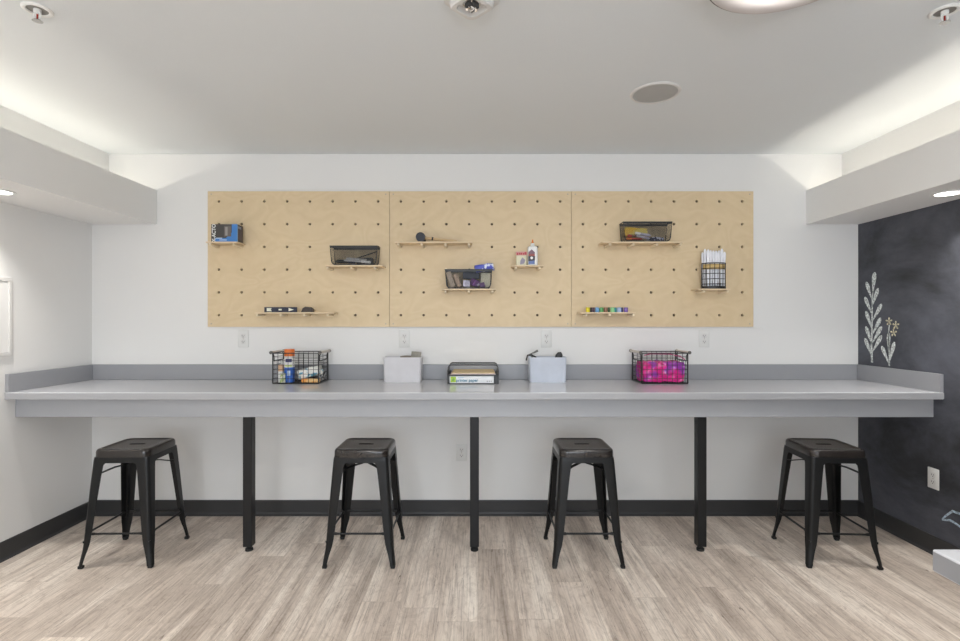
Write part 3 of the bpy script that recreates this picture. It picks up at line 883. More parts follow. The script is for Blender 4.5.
# row of small coloured pots
zb = shelf_top(5)
cols_ = [('yellow', (0.78, 0.66, 0.02)), ('black', (0.025, 0.015, 0.03)), ('dark plum', (0.05, 0.02, 0.06)), ('sky blue', (0.16, 0.38, 0.66)), ('green', (0.12, 0.38, 0.13)), ('brown', (0.30, 0.15, 0.09)),
         ('forest green', (0.02, 0.08, 0.03)), ('mint green', (0.30, 0.66, 0.30)), ('teal', (0.03, 0.28, 0.30)), ('pale blue', (0.40, 0.52, 0.75)), ('navy', (0.03, 0.03, 0.12)), ('violet', (0.20, 0.12, 0.42))]
xs = [0.715, 0.7445, 0.768, 0.797, 0.8255, 0.858, 0.886, 0.915, 0.9415, 0.9665, 0.990, 1.0145]
x = 0.702
nxt = None
for i, (cn, cc) in enumerate(cols_):
    big = cn in ('yellow', 'sky blue', 'green', 'brown', 'mint green', 'pale blue', 'violet')
    wd = 0.0275 if big else 0.0165
    t = thing('paint_pot', 'small %s pot in the row on the right sheet' % cn, 'pot', (x + wd / 2, FY + 0.022 + (0 if big else 0.008), zb), 0, 'small coloured pots in a row')
    r = wd / 2 - 0.0004
    bm = new(); lathe(bm, [(r * 0.92, 0), (r, 0.003), (r, 0.020)], 16); obj('jar', bm, col('pot_' + cn.replace(' ', '_'), cc, 0.35), t, smooth=True)
    bm = new(); lathe(bm, [(r * 1.0, 0.0205), (r * 1.0, 0.029), (r * 0.9, 0.031)], 16); obj('lid', bm, col('lid_' + cn.replace(' ', '_'), tuple(c * 0.9 for c in cc), 0.35), t, smooth=True)
    x += wd

# bin high on the right sheet
zb = shelf_top(2)
mesh_bin('black mesh bin with a yellow packet and pens, high on the right sheet', 1.100, zb, 0.316, 0.128, 0.088)
yb = FY + 0.05
crumple('yellow_packet', two_tone('yellow_wrapper', (0.72, 0.45, 0.03), (0.62, 0.50, 0.12), 25), (0.150, 0.03, 0.062), (1.035, yb + 0.004, zb + 0.066), (0, 0.10, 0), 'yellow packet lying in the upper right mesh bin', 'packet', 6, 0.004)
pen('red pen in the upper right mesh bin', (1.055, yb - 0.024, zb + 0.040), (0.975, yb - 0.024, zb + 0.042), 0.008, (K['brown'], K['red']))
pen('orange pencil lying lowest in the upper right mesh bin', (1.07, yb - 0.026, zb + 0.020), (0.965, yb - 0.026, zb + 0.022), 0.007, (K['red'], K['orange']), name='pencil', cat='pencil')
pen('white and lilac pen in the upper right mesh bin', (1.125, yb - 0.030, zb + 0.042), (1.025, yb - 0.018, zb + 0.060), 0.0085, (K['lilac'], K['white']))
pen('silver pen lying in the upper right mesh bin', (1.12, yb - 0.030, zb + 0.022), (1.03, yb - 0.028, zb + 0.040), 0.0075, (K['lilac'], K['silver']))
crumple('black_cable', two_tone('navy_and_silver', (0.02, 0.02, 0.05), (0.5, 0.5, 0.6), 60, 0.3, 0.52, 0.6), (0.105, 0.04, 0.026), (1.165, yb, zb + 0.019), (0, 0, 0), 'dark tangle with silver bits at the right of the upper mesh bin', 'cable', 8, 0.005)

# oval wire cup of white sticks
zb = shelf_top(4)
t = thing('wire_cup', 'black wire cup full of white sticks on the far right shelf', 'cup', (1.551, FY + 0.060, zb), 0)
ax, ay, hh = 0.076, 0.052, 0.168
bm = new()
def ell(z, sx=1.0, n=40): return [(ax * sx * math.cos(2 * PI * k / n), ay * sx * math.sin(2 * PI * k / n), z) for k in range(n)]
for k, zz in enumerate((0.032, 0.065, 0.100, 0.134, 0.168)): tube(bm, ell(zz), 0.0022 if k < 4 else 0.003, 6, closed=True)
for k in range(16):
    a = 2 * PI * (k + 0.5) / 16
    tube(bm, [(ax * math.cos(a), ay * math.sin(a), 0.01), (ax * math.cos(a), ay * math.sin(a), hh)], 0.0021, 6)
obj('wires', bm, M['wire'], t)
bm = new(); lathe(bm, [(1.0, 0.0), (1.03, 0.003), (1.03, 0.018), (0.96, 0.018), (0.96, 0.004), (0.0, 0.004)], 32, sx=ax, sy=ay, caps=(True, False)); obj('base', bm, K['black'], t)
k = 0
stick0 = None
for iy in range(4):
    for ix in range(8):
        sx_ = (ix - 3.5) * 0.0172 + (iy % 2 - 0.5) * 0.007; sy_ = (iy - 1.5) * 0.020
        if (sx_ / (ax * 0.86)) ** 2 + (sy_ / (ay * 0.86)) ** 2 > 1: continue
        if stick0 is None:
            stick0 = thing('white_stick', 'white plastic stick standing in the wire cup', 'stick', (0, 0, 0), 0, 'white sticks in the wire cup')
            bm = new(); loft(bm, [[(x, y, z) for x, y in rrect(a, b_, min(a, b_) * 0.9, 3)] for a, b_, z in ((0.004, 0.003, 0), (0.0065, 0.003, 0.06), (0.0075, 0.003, 0.19), (0.009, 0.0025, 0.222), (0.009, 0.0025, 0.240), (0.004, 0.0015, 0.252))])
            obj('shaft', bm, col('glossy_white', (0.82, 0.83, 0.88), 0.2, var=0.1, scale=60), stick0, smooth=True)
            s_ = stick0
        else:
            s_ = copy_tree(stick0)
        s_.location = (1.551 + sx_, FY + 0.060 + sy_, zb + 0.0045)
        s_.rotation_euler = (random.uniform(-0.01, 0.01), sx_ * 0.25, random.uniform(-0.25, 0.25))
        s_.scale = (1, 1, random.uniform(0.92, 1.03))
bm = new()
ring = []
for k in range(17):
    a = PI + PI * k / 16
    ring.append((0.95 * ax * math.cos(a), 0.95 * ay * math.sin(a)))
A = [bm.verts.new((x, y, 0.128)) for x, y in ring]; B = [bm.verts.new((x, y, 0.162)) for x, y in ring]
for k in range(16): bm.faces.new((A[k], A[k + 1], B[k + 1], B[k]))
o = obj('paper_band', bm, col('tan_band', (0.62, 0.44, 0.18)), smooth=True, loc=(1.551, FY + 0.060, zb)); md = o.modifiers.new('s', 'SOLIDIFY'); md.thickness = 0.001
tag(o, 'tan paper band round the sticks at the top of the wire cup', 'band')

# ------------------------------------------------------------------ counter
CT = 0.914; CF = 2.828; CTH = 0.038
t = thing('wall_counter', 'long grey laminate counter across the back wall on black legs', 'counter', (0, 0, 0))
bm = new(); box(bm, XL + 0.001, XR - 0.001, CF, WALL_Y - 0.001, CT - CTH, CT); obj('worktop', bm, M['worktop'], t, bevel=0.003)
bm = new(); box(bm, XL + 0.001, XR - 0.001, CF - 0.0012, CF + 0.0005, CT - CTH + 0.003, CT - 0.003); obj('edge_shade_band', bm, M['edge'], t)  # thin strip added over the lip, its shade painted as a darker colour
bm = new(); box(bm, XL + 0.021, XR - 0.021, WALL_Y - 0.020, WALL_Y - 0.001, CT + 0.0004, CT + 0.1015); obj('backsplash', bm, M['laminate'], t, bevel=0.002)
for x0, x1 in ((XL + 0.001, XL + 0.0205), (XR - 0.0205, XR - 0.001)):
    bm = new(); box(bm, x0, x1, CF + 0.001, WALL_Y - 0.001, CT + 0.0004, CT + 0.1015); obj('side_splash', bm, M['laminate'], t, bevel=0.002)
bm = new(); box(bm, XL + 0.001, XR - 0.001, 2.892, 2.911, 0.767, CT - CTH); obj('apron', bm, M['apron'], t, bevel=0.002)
for x in (-1.305, -0.020, 1.268):
    bm = new(); box(bm, x - 0.0255, x + 0.0255, 2.9115, 2.9625, 0.028, CT - CTH); lg = obj('leg', bm, M['blacksteel'], t, bevel=0.003)
    bm = new(); lathe(bm, [(0.021, 0.0), (0.022, 0.004), (0.021, 0.013), (0.010, 0.016), (0.008, 0.028)], 20, Matrix.Translation((x, 2.937, 0))); obj('levelling_foot', bm, M['rubber'], lg, smooth=True)

# island counter corner in the right foreground
t = thing('island_counter', 'corner of a grey laminate table at the lower right edge', 'table', (0, 0, 0))
IX, IY = 0.787, 0.893
bm = new(); box(bm, IX, IX + 1.5, IY - 1.3, IY, CT - CTH, CT); obj('worktop', bm, M['worktop'], t, bevel=0.003)
bm = new(); box(bm, IX - 0.001, IX + 0.001, IY - 1.297, IY - 0.003, CT - CTH + 0.003, CT - 0.003); box(bm, IX + 0.003, IX + 1.497, IY - 0.001, IY + 0.001, CT - CTH + 0.003, CT - 0.003); obj('edge_shade_band', bm, M['laminate'], t)  # strips added over the edges, painted darker to look shaded
bm = new()
for a in ((IX + 0.12, IX + 1.38, IY - 0.139, IY - 0.12), (IX + 0.12, IX + 1.38, IY - 1.18, IY - 1.161), (IX + 0.12, IX + 0.139, IY - 1.161, IY - 0.139), (IX + 1.361, IX + 1.38, IY - 1.161, IY - 0.139)): box(bm, *a, 0.767, CT - CTH)
obj('apron', bm, M['apron'], t)
for x in (IX + 0.17, IX + 1.33):
    for y in (IY - 0.17, IY - 1.13):
        bm = new(); box(bm, x - 0.0255, x + 0.0255, y - 0.0255, y + 0.0255, 0.028, CT - CTH); lg = obj('leg', bm, M['blacksteel'], t, bevel=0.003)
        bm = new(); lathe(bm, [(0.021, 0.0), (0.022, 0.004), (0.021, 0.013), (0.010, 0.016), (0.008, 0.028)], 20, Matrix.Translation((x, y, 0))); obj('levelling_foot', bm, M['rubber'], lg, smooth=True)

# ------------------------------------------------------------------ stools
def lerp_tab(tab, z):
    for (z0, a), (z1, b_) in zip(tab, tab[1:]):
        if z0 <= z <= z1: return a + (b_ - a) * (z - z0) / (z1 - z0)
    return tab[-1][1] if z > tab[-1][0] else tab[0][1]


CTAB = [(0.0, 0.194), (0.02, 0.1925), (0.06, 0.187), (0.10, 0.1805), (0.15, 0.177), (0.30, 0.167), (0.45, 0.1565), (0.56, 0.148), (0.575, 0.1455)]
WTAB = [(0.0, 0.025), (0.03, 0.026), (0.08, 0.031), (0.12, 0.039), (0.18, 0.045), (0.30, 0.050), (0.48, 0.059), (0.535, 0.063), (0.552, 0.076), (0.575, 0.082)]


def stool_leg(sx, sy):
    bm = new()
    zs = [0.012, 0.03, 0.05, 0.07, 0.09, 0.12, 0.15, 0.20, 0.26, 0.34, 0.42, 0.48, 0.51, 0.535, 0.55, 0.562, 0.575]
    r = 0.020; tk = 0.003
    rings = []
    for z in zs:
        c = lerp_tab(CTAB, z); wd = lerp_tab(WTAB, z)
        rr = min(r, wd * 0.7)
        out = [(c - wd, c)]
        inn = [(c - wd, c - tk)]
        for k in range(7):
            a = PI / 2 - k * PI / 12
            out.append((c - rr + rr * math.cos(a), c - rr + rr * math.sin(a)))
            inn.append((c - rr + (rr - tk) * math.cos(a), c - rr + (rr - tk) * math.sin(a)))
        out.append((c, c - wd)); inn.append((c - tk, c - wd))
        rings.append([(sx * x, sy * y, z) for x, y in out + inn[::-1]])
    loft(bm, rings)
    # pressed stiffening ribs on the inside of the corner and stacking stud outside
    c = lambda z: lerp_tab(CTAB, z)
    rib = [(sx * (c(z) - 0.016), sy * (c(z) - 0.016), z) for z in (0.13, 0.2, 0.27, 0.34, 0.40)]
    tube(bm, rib, [0.002, 0.0045, 0.005, 0.0045, 0.002], 6)
    z = 0.135; q = c(z) - 0.004
    tube(bm, [(sx * (q - 0.006), sy * (q - 0.006), z), (sx * (q + 0.001), sy * (q + 0.001), z)], 0.006, 8)
    return bm


def make_stool(label):
    t = thing('metal_stool', label, 'stool', (0, 0, 0), 0, 'black metal stools along the counter')
    # seat: rounded square pan with a rolled edge, skirt and a hand slot
    bm = new()
    n = 6
    def ringp(h, z, r): return [(x, y, z) for x, y in rrect(h, h, r, n)]
    slot = []
    for k, (x, y) in enumerate(rrect(1, 1, 0.45, n)):
        slot.append((x, y))
    def slotp(s, z):
        pts = []
        for x, y in slot:
            a = math.atan2(y, x)
            hx, r = 0.042 + s, 0.009 + s
            # stadium outline sampled by corner order
            px = max(-hx + r, min(hx - r, x * hx)); q = Vector((x * hx - px, y * r))
            if q.length < 1e-9: q = Vector((0, 1))
            q = q.normalized() * r
            pts.append((px + q.x, q.y, z))
        return pts
    H = 0.1465
    rings = [ringp(H - 0.004, 0.5765, 0.040), ringp(H + 0.0018, 0.5765, 0.044), ringp(H + 0.0015, 0.6000, 0.044), ringp(H, 0.6080, 0.043), ringp(H - 0.004, 0.6140, 0.040),
             ringp(H - 0.010, 0.6170, 0.036), ringp(H - 0.018, 0.6170, 0.032), ringp(H - 0.024, 0.6145, 0.028), ringp(0.09, 0.6140, 0.02), slotp(0.012, 0.6140), slotp(0.004, 0.6140), slotp(0.003, 0.6140), slotp(0.0, 0.6125), slotp(0.0, 0.5980)]
    loft(bm, rings, False, False)
    obj('seat', bm, M['seatmetal'], t, smooth=True, angle=50)
    # frame band below the skirt
    bm = new()
    loft(bm, [ringp(0.1462, 0.5775, 0.034), ringp(0.1486, 0.546, 0.030), ringp(0.1456, 0.546, 0.028), ringp(0.1432, 0.5775, 0.032)], False, False)
    v = bm
    obj('frame_band', bm, M['gunmetal'], t, smooth=True)
    for sx in (-1, 1):
        for sy in (-1, 1):
            lg = obj('leg', stool_leg(sx, sy), M['gunmetal'], t, smooth=True, angle=45)
            bm = new(); c = lerp_tab(CTAB, 0.01) - 0.0128
            rbox(bm, sx * c - 0.0118, sx * c + 0.0118, sy * c - 0.0118, sy * c + 0.0118, 0.0, 0.016, 0.004)
            obj('rubber_foot', bm, M['rubber'], lg, smooth=True)
    cz = 0.176; c = lerp_tab(CTAB, cz) - 0.009
    e = c - 0.030
    for a, b_ in (((-e, -c), (e, -c)), ((-e, c), (e, c)), ((-c, -e), (-c, e)), ((c, -e), (c, e))):
        bm = new()
        d = Vector((b_[0] - a[0], b_[1] - a[1], 0)).normalized()
        A = Vector((a[0], a[1], cz)); B = Vector((b_[0], b_[1], cz))
        tube(bm, [A - d * 0.01, A + d * 0.012, A + d * 0.022, B - d * 0.022, B - d * 0.012, B + d * 0.01], [0.008, 0.008, 0.0058, 0.0058, 0.008, 0.008], 8)
        obj('crossbar', bm, M['gunmetal'], t, smooth=True)
    # crossed straps under the seat
    for s in (-1, 1):
        bm = new()
        pts = [(-0.140, 0.488), (-0.115, 0.490), (-0.075, 0.507), (0.0, 0.516), (0.075, 0.507), (0.115, 0.490), (0.140, 0.488)]
        wv = Vector((1, -s, 0)).normalized() * 0.010
        A = []
        for u, z in pts:
            p = Vector((u, s * u, z - (0.002 if s > 0 else 0.0)))
            A.append([p - wv + Vector((0, 0, 0.002)), p + wv + Vector((0, 0, 0.002)), p + wv - Vector((0, 0, 0.002)), p - wv - Vector((0, 0, 0.002))])
        loft(bm, A); obj('strap', bm, M['gunmetal'], t)
    return t


st = make_stool('black metal backless stool furthest left, beside the left wall')
st.location = (-1.922, 2.906, 0); st.rotation_euler = (0, 0, 0.03)
dup(st, (-0.631, 2.906, 0), 0, 'black metal backless stool between the left and middle counter legs')
dup(st, (0.586, 2.906, 0), 0, 'black metal backless stool between the middle and right counter legs')
dup(st, (1.946, 2.900, 0), -0.06, 'black metal backless stool furthest right, beside the chalkboard wall')

# ------------------------------------------------------------------ wire baskets on the counter
def wire_basket(label, x, y):
    t = thing('wire_basket', label, 'basket', (x, y, CT), 0, 'wire baskets with wooden handles')
    hx, hy, h = 0.1425, 0.098, 0.192
    bm = new()
    r = 0.0016
    def loop(z, rr): tube(bm, [(-hx, -hy, z), (hx, -hy, z), (hx, hy, z), (-hx, hy, z)], rr, 6, closed=True)
    loop(0.004, 0.0038); loop(h, 0.0032)
    for z in (0.034, 0.062, 0.090, 0.118, 0.146, 0.168): loop(z, r * 0.8)
    for s in (-1, 1):
        for sy in (-1, 1): tube(bm, [(s * hx, sy * hy, 0.004), (s * hx, sy * hy, h)], 0.0045, 6)
    nx, ny = 9, 6
    for k in range(1, nx):
        xx = -hx + 2 * hx * k / nx
        tube(bm, [(xx, -hy, h), (xx, -hy, 0.003), (xx, hy, 0.003), (xx, hy, h)], r, 6)
    for k in range(1, ny):
        yy = -hy + 2 * hy * k / ny
        tube(bm, [(-hx, yy, h - 0.045), (-hx, yy, 0.003), (hx, yy, 0.003), (hx, yy, h - 0.045)], r, 6)
    for s in (-1, 1):   # brackets that carry the handles
        for sy in (-1, 1):
            tube(bm, [(s * hx, sy * (hy - 0.022), h - 0.05), (s * hx, sy * (hy - 0.020), h - 0.02), (s * (hx + 0.008), sy * (hy - 0.018), h + 0.004)], 0.003, 6)
        tube(bm, [(s * hx, -hy + 0.022, h - 0.05), (s * hx, hy - 0.022, h - 0.05)], 0.0025, 6)
    obj('wires', bm, M['wire'], t)
    for s in (-1, 1):
        bm = new(); tube(bm, [(s * (hx + 0.010), -hy - 0.004, h + 0.004), (s * (hx + 0.010), hy + 0.004, h + 0.004)], 0.0085, 12); hd = obj('handle', bm, M['handle'], t, smooth=True)
        bm = new()
        for sy in (-1, 1):
            tube(bm, [(s * (hx + 0.010), sy * (hy + 0.002), h + 0.004), (s * (hx + 0.010), sy * (hy + 0.008), h + 0.004)], 0.0105, 12)
        obj('end_cap', bm, col('cap_steel', (0.12, 0.11, 0.10), 0.3), hd)
    return t


BY = 3.307
wire_basket('black wire basket with wooden handles holding glue and wipes, on the left', -1.136, BY)
wire_basket('black wire basket with wooden handles stuffed with pink film', 1.164, BY)
zc = CT + 0.006
# contents of the left basket
t = thing('wipes_canister', 'white and blue canister with an orange lid in the left basket', 'bottle', (-1.194, BY - 0.045, zc))
bm = new(); lathe(bm, [(0.028, 0), (0.031, 0.003), (0.031, 0.095)], 28); obj('lower_label', bm, col('canister_blue', (0.03, 0.13, 0.50), 0.3), t, smooth=True)
bm = new(); lathe(bm, [(0.031, 0.095), (0.031, 0.165)], 28); obj('bottle', bm, M['white'], t, smooth=True)
bm = new(); lathe(bm, [(0.0315, 0.165), (0.0315, 0.205), (0.029, 0.209), (0.0, 0.209)], 28, caps=(True, False)); obj('lid', bm, col('canister_orange', (0.75, 0.17, 0.02), 0.35), t, smooth=True)


def wrap(bm, r, a0, a1, z0, z1, n=8):
    A = [[Vector((r * math.cos(a0 + (a1 - a0) * k / n), r * math.sin(a0 + (a1 - a0) * k / n), z)) for k in range(n + 1)] for z in (z0, z1)]
    B = [[Vector((v.x * 0.985, v.y * 0.985, v.z)) for v in row] for row in A]
    va = [[bm.verts.new(v) for v in row] for row in A]; vb = [[bm.verts.new(v) for v in row] for row in B]
    for k in range(n):
        bm.faces.new((va[0][k], va[0][k + 1], va[1][k + 1], va[1][k])); bm.faces.new((vb[0][k], vb[1][k], vb[1][k + 1], vb[0][k + 1]))
        bm.faces.new((va[1][k], va[1][k + 1], vb[1][k + 1], vb[1][k])); bm.faces.new((va[0][k + 1], va[0][k], vb[0][k], vb[0][k + 1]))
    bm.faces.new((va[0][0], va[1][0], vb[1][0], vb[0][0])); bm.faces.new((va[0][n], vb[0][n], vb[1][n], va[1][n]))


bm = new(); wrap(bm, 0.0316, -PI / 2 - 0.5, -PI / 2 + 0.8, 0.128, 0.150); obj('label', bm, col('canister_navy', (0.05, 0.05, 0.16)), t)
bm = new(); wrap(bm, 0.0316, -PI / 2 - 0.6, -PI / 2 + 0.8, 0.100, 0.112); obj('label', bm, col('canister_lime', (0.60, 0.68, 0.25)), t)
bm = new(); wrap(bm, 0.0316, -PI / 2 - 0.1, -PI / 2 + 0.5, 0.045, 0.075); obj('label', bm, col('canister_pale', (0.55, 0.68, 0.85)), t)
for i, (x, y, m, h, r, cp, lb) in enumerate(((-1.246, BY - 0.050, 'white', 0.085, 0.019, 'tan', 'white squeeze bottle with a tan cap at the left of the wire basket'),
                                            (-1.256, BY + 0.01, 'white', 0.095, 0.014, 'white', 'slim white tube in the left corner of the wire basket'),
                                            (-1.226, BY + 0.015, 'lilac', 0.085, 0.018, 'tan', 'lilac bottle with a tan cap behind the white squeeze bottle'))):
    t = thing('squeeze_bottle', lb, 'bottle', (x, y, zc))
    bm = new(); lathe(bm, [(r * 0.9, 0), (r, 0.004), (r, h * 0.75), (r * 0.6, h * 0.9)], 16); obj('bottle', bm, K[m], t, smooth=True)
    bm = new(); lathe(bm, [(r * 0.95, h * 0.82), (r * 0.95, h + 0.022), (r * 0.7, h + 0.026)], 16); obj('cap', bm, K[cp] if cp != 'tan' else col('cap_tan', (0.72, 0.46, 0.28)), t, smooth=True)
bm = new(); rbox(bm, -0.016, 0.016, -0.007, 0.007, 0, 0.060, 0.003); o = obj('green_packet', bm, two_tone('green_cream', (0.35, 0.45, 0.18), (0.68, 0.66, 0.55), 60), smooth=True, loc=(-1.222, BY - 0.084, zc)); tag(o, 'small green and cream packet at the front of the left wire basket', 'packet')
crumple('wipes_pack', two_tone('white_blue_wrap', (0.10, 0.35, 0.50), (0.80, 0.79, 0.74), 28, 0.35, 0.40, 0.47), (0.150, 0.070, 0.058), (-1.068, BY - 0.025, zc + 0.060), (0.0, -0.26, 0.03), 'crumpled white and blue soft pack in the left wire basket', 'packet', 11, 0.010, freq=26)
crumple('orange_pack', two_tone('orange_wrap', (0.78, 0.30, 0.05), (0.80, 0.52, 0.22), 30), (0.110, 0.045, 0.024), (-1.050, BY - 0.068, zc + 0.014), (0, 0, 0), 'flat orange pack at the bottom of the left wire basket', 'packet', 12, 0.002)
bm = new(); rbox(bm, -0.05, 0.05, -0.018, 0.018, 0, 0.075, 0.004); o = obj('dark_box', bm, K['black'], smooth=True, loc=(-1.115, BY + 0.06, zc)); tag(o, 'small black box at the back of the left wire basket', 'box')
crumple('craft_foam', two_tone('black_white_bits', (0.03, 0.03, 0.03), (0.75, 0.75, 0.75), 90, 0.5, 0.5, 0.55), (0.03, 0.10, 0.055), (-1.017, BY + 0.025, zc + 0.032), (0, 0, 0), 'black and white bag at the right end of the left wire basket', 'bag', 13, 0.004)
# pink film in the right basket
pink = two_tone('pink_purple_film', (0.74, 0.03, 0.26), (0.36, 0.06, 0.42), 11, 0.22, 0.47, 0.58)
crumple('pink_film_bundle', pink, (0.266, 0.174, 0.125), (1.166, BY, zc + 0.067), (0, 0, 0), 'bundle of shiny pink and purple film filling the right wire basket', 'film', 31, 0.010, 8, freq=34)
# a strand of the film along the rim
bm = new(); tube(bm, [(1.04, BY - 0.088, CT + 0.178), (1.08, BY - 0.085, CT + 0.188), (1.20, BY - 0.086, CT + 0.186), (1.27, BY - 0.075, CT + 0.170), (1.298, BY - 0.075, CT + 0.152)], 0.003, 8)
o = obj('pink_ribbon', bm, col('pink_ribbon', (0.60, 0.06, 0.22)), smooth=True); tag(o, 'thin pink ribbon strung along the top of the right wire basket', 'ribbon')

# ------------------------------------------------------------------ frosted bins
def frosted(label, x, w, h, d, yc, m):
    t = thing('frosted_bin', label, 'bin', (x, yc, CT), 0, 'frosted plastic bins on the counter')
    bm = new()
    def R(k, z, e=0.0): return [(px, py, z) for px, py in rrect(w / 2 * k - e, d / 2 * k - e, 0.012)]
    loft(bm, [R(0.955, 0.0), R(0.97, 0.004), R(1.0, h - 0.006), R(1.015, h - 0.004), R(1.015, h), R(1.0, h, 0.002), R(0.965, 0.006, 0.003)])
    obj('tub', bm, m, t, smooth=True)
    return t


frosted('white frosted plastic bin with a greyish block sticking out', -0.485, 0.242, 0.160, 0.12, 3.350, M['frost'])
frosted('bluish frosted plastic bin holding pliers and scissors', 0.448, 0.238, 0.160, 0.12, 3.350, M['frost_blue'])
crumple('cloth_roll', col('dull_brown', (0.20, 0.16, 0.12)), (0.115, 0.03, 0.13), (-0.455, 3.385, CT + 0.100), (0, 0, 0), 'flat brown item barely rising above the left frosted bin', 'pad', 41, 0.002)
bm = new(); rbox(bm, -0.030, 0.032, -0.014, 0.014, -0.13, 0.030, 0.003)
for k in range(2): rbox(bm, -0.020 + 0.026 * k, -0.004 + 0.026 * k, -0.017, -0.013, -0.012, 0.022, 0.001)
o = obj('scrubber_block', bm, col('olive_grey', (0.26, 0.245, 0.20)), loc=(-0.405, 3.36, CT + 0.163), smooth=True); o.rotation_euler = (0, 0.1, 0); tag(o, 'olive grey block with pressed squares sticking out of the left bin', 'block')
t = thing('scissors', 'scissors with black and grey handles leaning out left of the bluish bin', 'scissors', (0.345, 3.355, CT + 0.150))
bm = new()
tube(bm, [(0.05, 0, -0.09), (0.02, 0, -0.01), (-0.005, 0, 0.028), (0.02, 0, 0.038), (0.045, 0, 0.050)], [0.004, 0.005, 0.0065, 0.006, 0.008], 8)
obj('upper_handle', bm, col('grip_grey', (0.16, 0.16, 0.15)), t, smooth=True)
bm = new()
tube(bm, [(0.06, 0.006, -0.08), (0.03, 0.006, 0.008), (0.0, 0.0, 0.022), (-0.022, -0.0, 0.020), (-0.030, -0.01, -0.004), (-0.032, -0.012, -0.014)], [0.004, 0.006, 0.007, 0.005, 0.005, 0.004], 8)
obj('lower_handle', bm, K['black'], t, smooth=True)
t = thing('black_spoon', 'black oval tool head rising from the right of the bluish bin', 'tool', (0.520, 3.35, CT + 0.150))
bm = new(); lathe(bm, [(0, -0.02), (0.020, -0.005), (0.024, 0.015), (0.018, 0.034), (0.0, 0.046)], 20, Matrix.Rotation(0.45, 4, 'Y'), sy=0.35, caps=(False, False)); obj('head', bm, K['black'], t, smooth=True)
bm = new(); tube(bm, [(-0.008, 0, -0.01), (-0.09, 0, -0.135)], 0.006, 8); obj('handle', bm, K['grey'], t)

# ------------------------------------------------------------------ paper tray
TY = 3.336
t = thing('paper_tray', 'black two-tier desk tray in the middle of the counter', 'tray', (-0.031, TY, CT))
hw = 0.156; dY = 0.130
bm = new()
for s in (-1, 1):
    rbox(bm, s * hw - 0.003, s * hw + 0.003, -dY, dY, 0.0, 0.066, 0.001)                     # lower sides
rbox(bm, -hw, hw, -dY, dY, 0.0, 0.004, 0.001)
rbox(bm, -hw, hw, dY - 0.003, dY, 0.0, 0.070, 0.001)
rbox(bm, -hw - 0.004, hw + 0.004, -dY - 0.003, -dY + 0.003, 0.052, 0.060, 0.001)     # front lip of the upper tier
rbox(bm, -hw, hw, -dY, dY, 0.052, 0.055, 0.001)
rbox(bm, -hw, -hw + 0.010, -dY, -dY + 0.003, 0, 0.055, 0.001)
rbox(bm, hw - 0.022, hw, -dY, -dY + 0.003, 0, 0.055, 0.001)
rbox(bm, -hw, hw, -dY - 0.001, -dY + 0.003, 0, 0.006, 0.001)
obj('lower_tier', bm, K['black'], t)
bm = new()
for sy in (1,):
    pass
def tray_end(y): return [(-hw - 0.002, y, 0.055), (-hw - 0.002, y, 0.098), (-hw + 0.004, y, 0.108), (-hw + 0.014, y, 0.113), (hw - 0.014, y, 0.113), (hw - 0.004, y, 0.108), (hw + 0.002, y, 0.098), (hw + 0.002, y, 0.055)]
tube(bm, tray_end(-dY + 0.06), 0.0028, 6)
tube(bm, tray_end(dY - 0.002), 0.0028, 6)
for s in (-1, 1):
    tube(bm, [(s * (hw + 0.002), -dY, 0.058), (s * (hw + 0.002), -dY + 0.02, 0.085), (s * (hw + 0.001), -dY + 0.06, 0.100), (s * (hw + 0.001), dY, 0.100)], 0.003, 6)
obj('upper_frame', bm, M['wire'], t)
bm = new(); box(bm, -hw, hw, dY - 0.0025, dY - 0.0015, 0.055, 0.112)
for s in (-1, 1): box(bm, s * hw - 0.0005, s * hw + 0.0005, -dY + 0.03, dY - 0.003, 0.055, 0.098)
obj('netting', bm, M['netting'], t)
t = thing('paper_ream', 'white ream of paper with a green leaf mark reading printer paper', 'paper', (-0.040, TY, CT + 0.0045))
bm = new(); box(bm, -0.137, 0.139, -0.124, 0.118, 0, 0.045); obj('wrapper', bm, M['paper'], t, bevel=0.001)
Y = -0.1245
gr = col('leaf_green', (0.42, 0.62, 0.06)); dg = col('deep_leaf_green', (0.20, 0.42, 0.05))
bm = new(); rbox(bm, -0.131, -0.098, Y - 0.0004, Y + 0.0008, 0.006, 0.042, 0.0002); obj('mark', bm, gr, t)
bm = new(); prism(bm, [(-0.126, 0.016), (-0.112, 0.012), (-0.104, 0.026), (-0.116, 0.034)], Y - 0.0008, Y); obj('mark', bm, dg, t)
te = col('print_teal', (0.03, 0.20, 0.32))
text_mesh('print', 'printer paper', 0.026, te, t, (-0.028, Y - 0.0006, 0.018), (PI / 2, 0, 0), bold=0.0005, sx=0.98)
bm = new(); box(bm, -0.086, -0.050, Y - 0.0005, Y + 0.0005, 0.033, 0.036); obj('print', bm, col('print_blue_pale', (0.35, 0.55, 0.70)), t)
bm = new()
for x in (0.095, 0.108, 0.120): box(bm, x, x + 0.006, Y - 0.0005, Y + 0.0005, 0.008, 0.016)
obj('print', bm, col('print_grey', (0.5, 0.5, 0.5)), t)
PC = [('pink', (0.72, 0.52, 0.47)), ('white', (0.80, 0.74, 0.70)), ('blush', (0.66, 0.48, 0.44)), ('cream', (0.74, 0.62, 0.42)), ('tan', (0.60, 0.46, 0.26))]
zz = CT + 0.0555
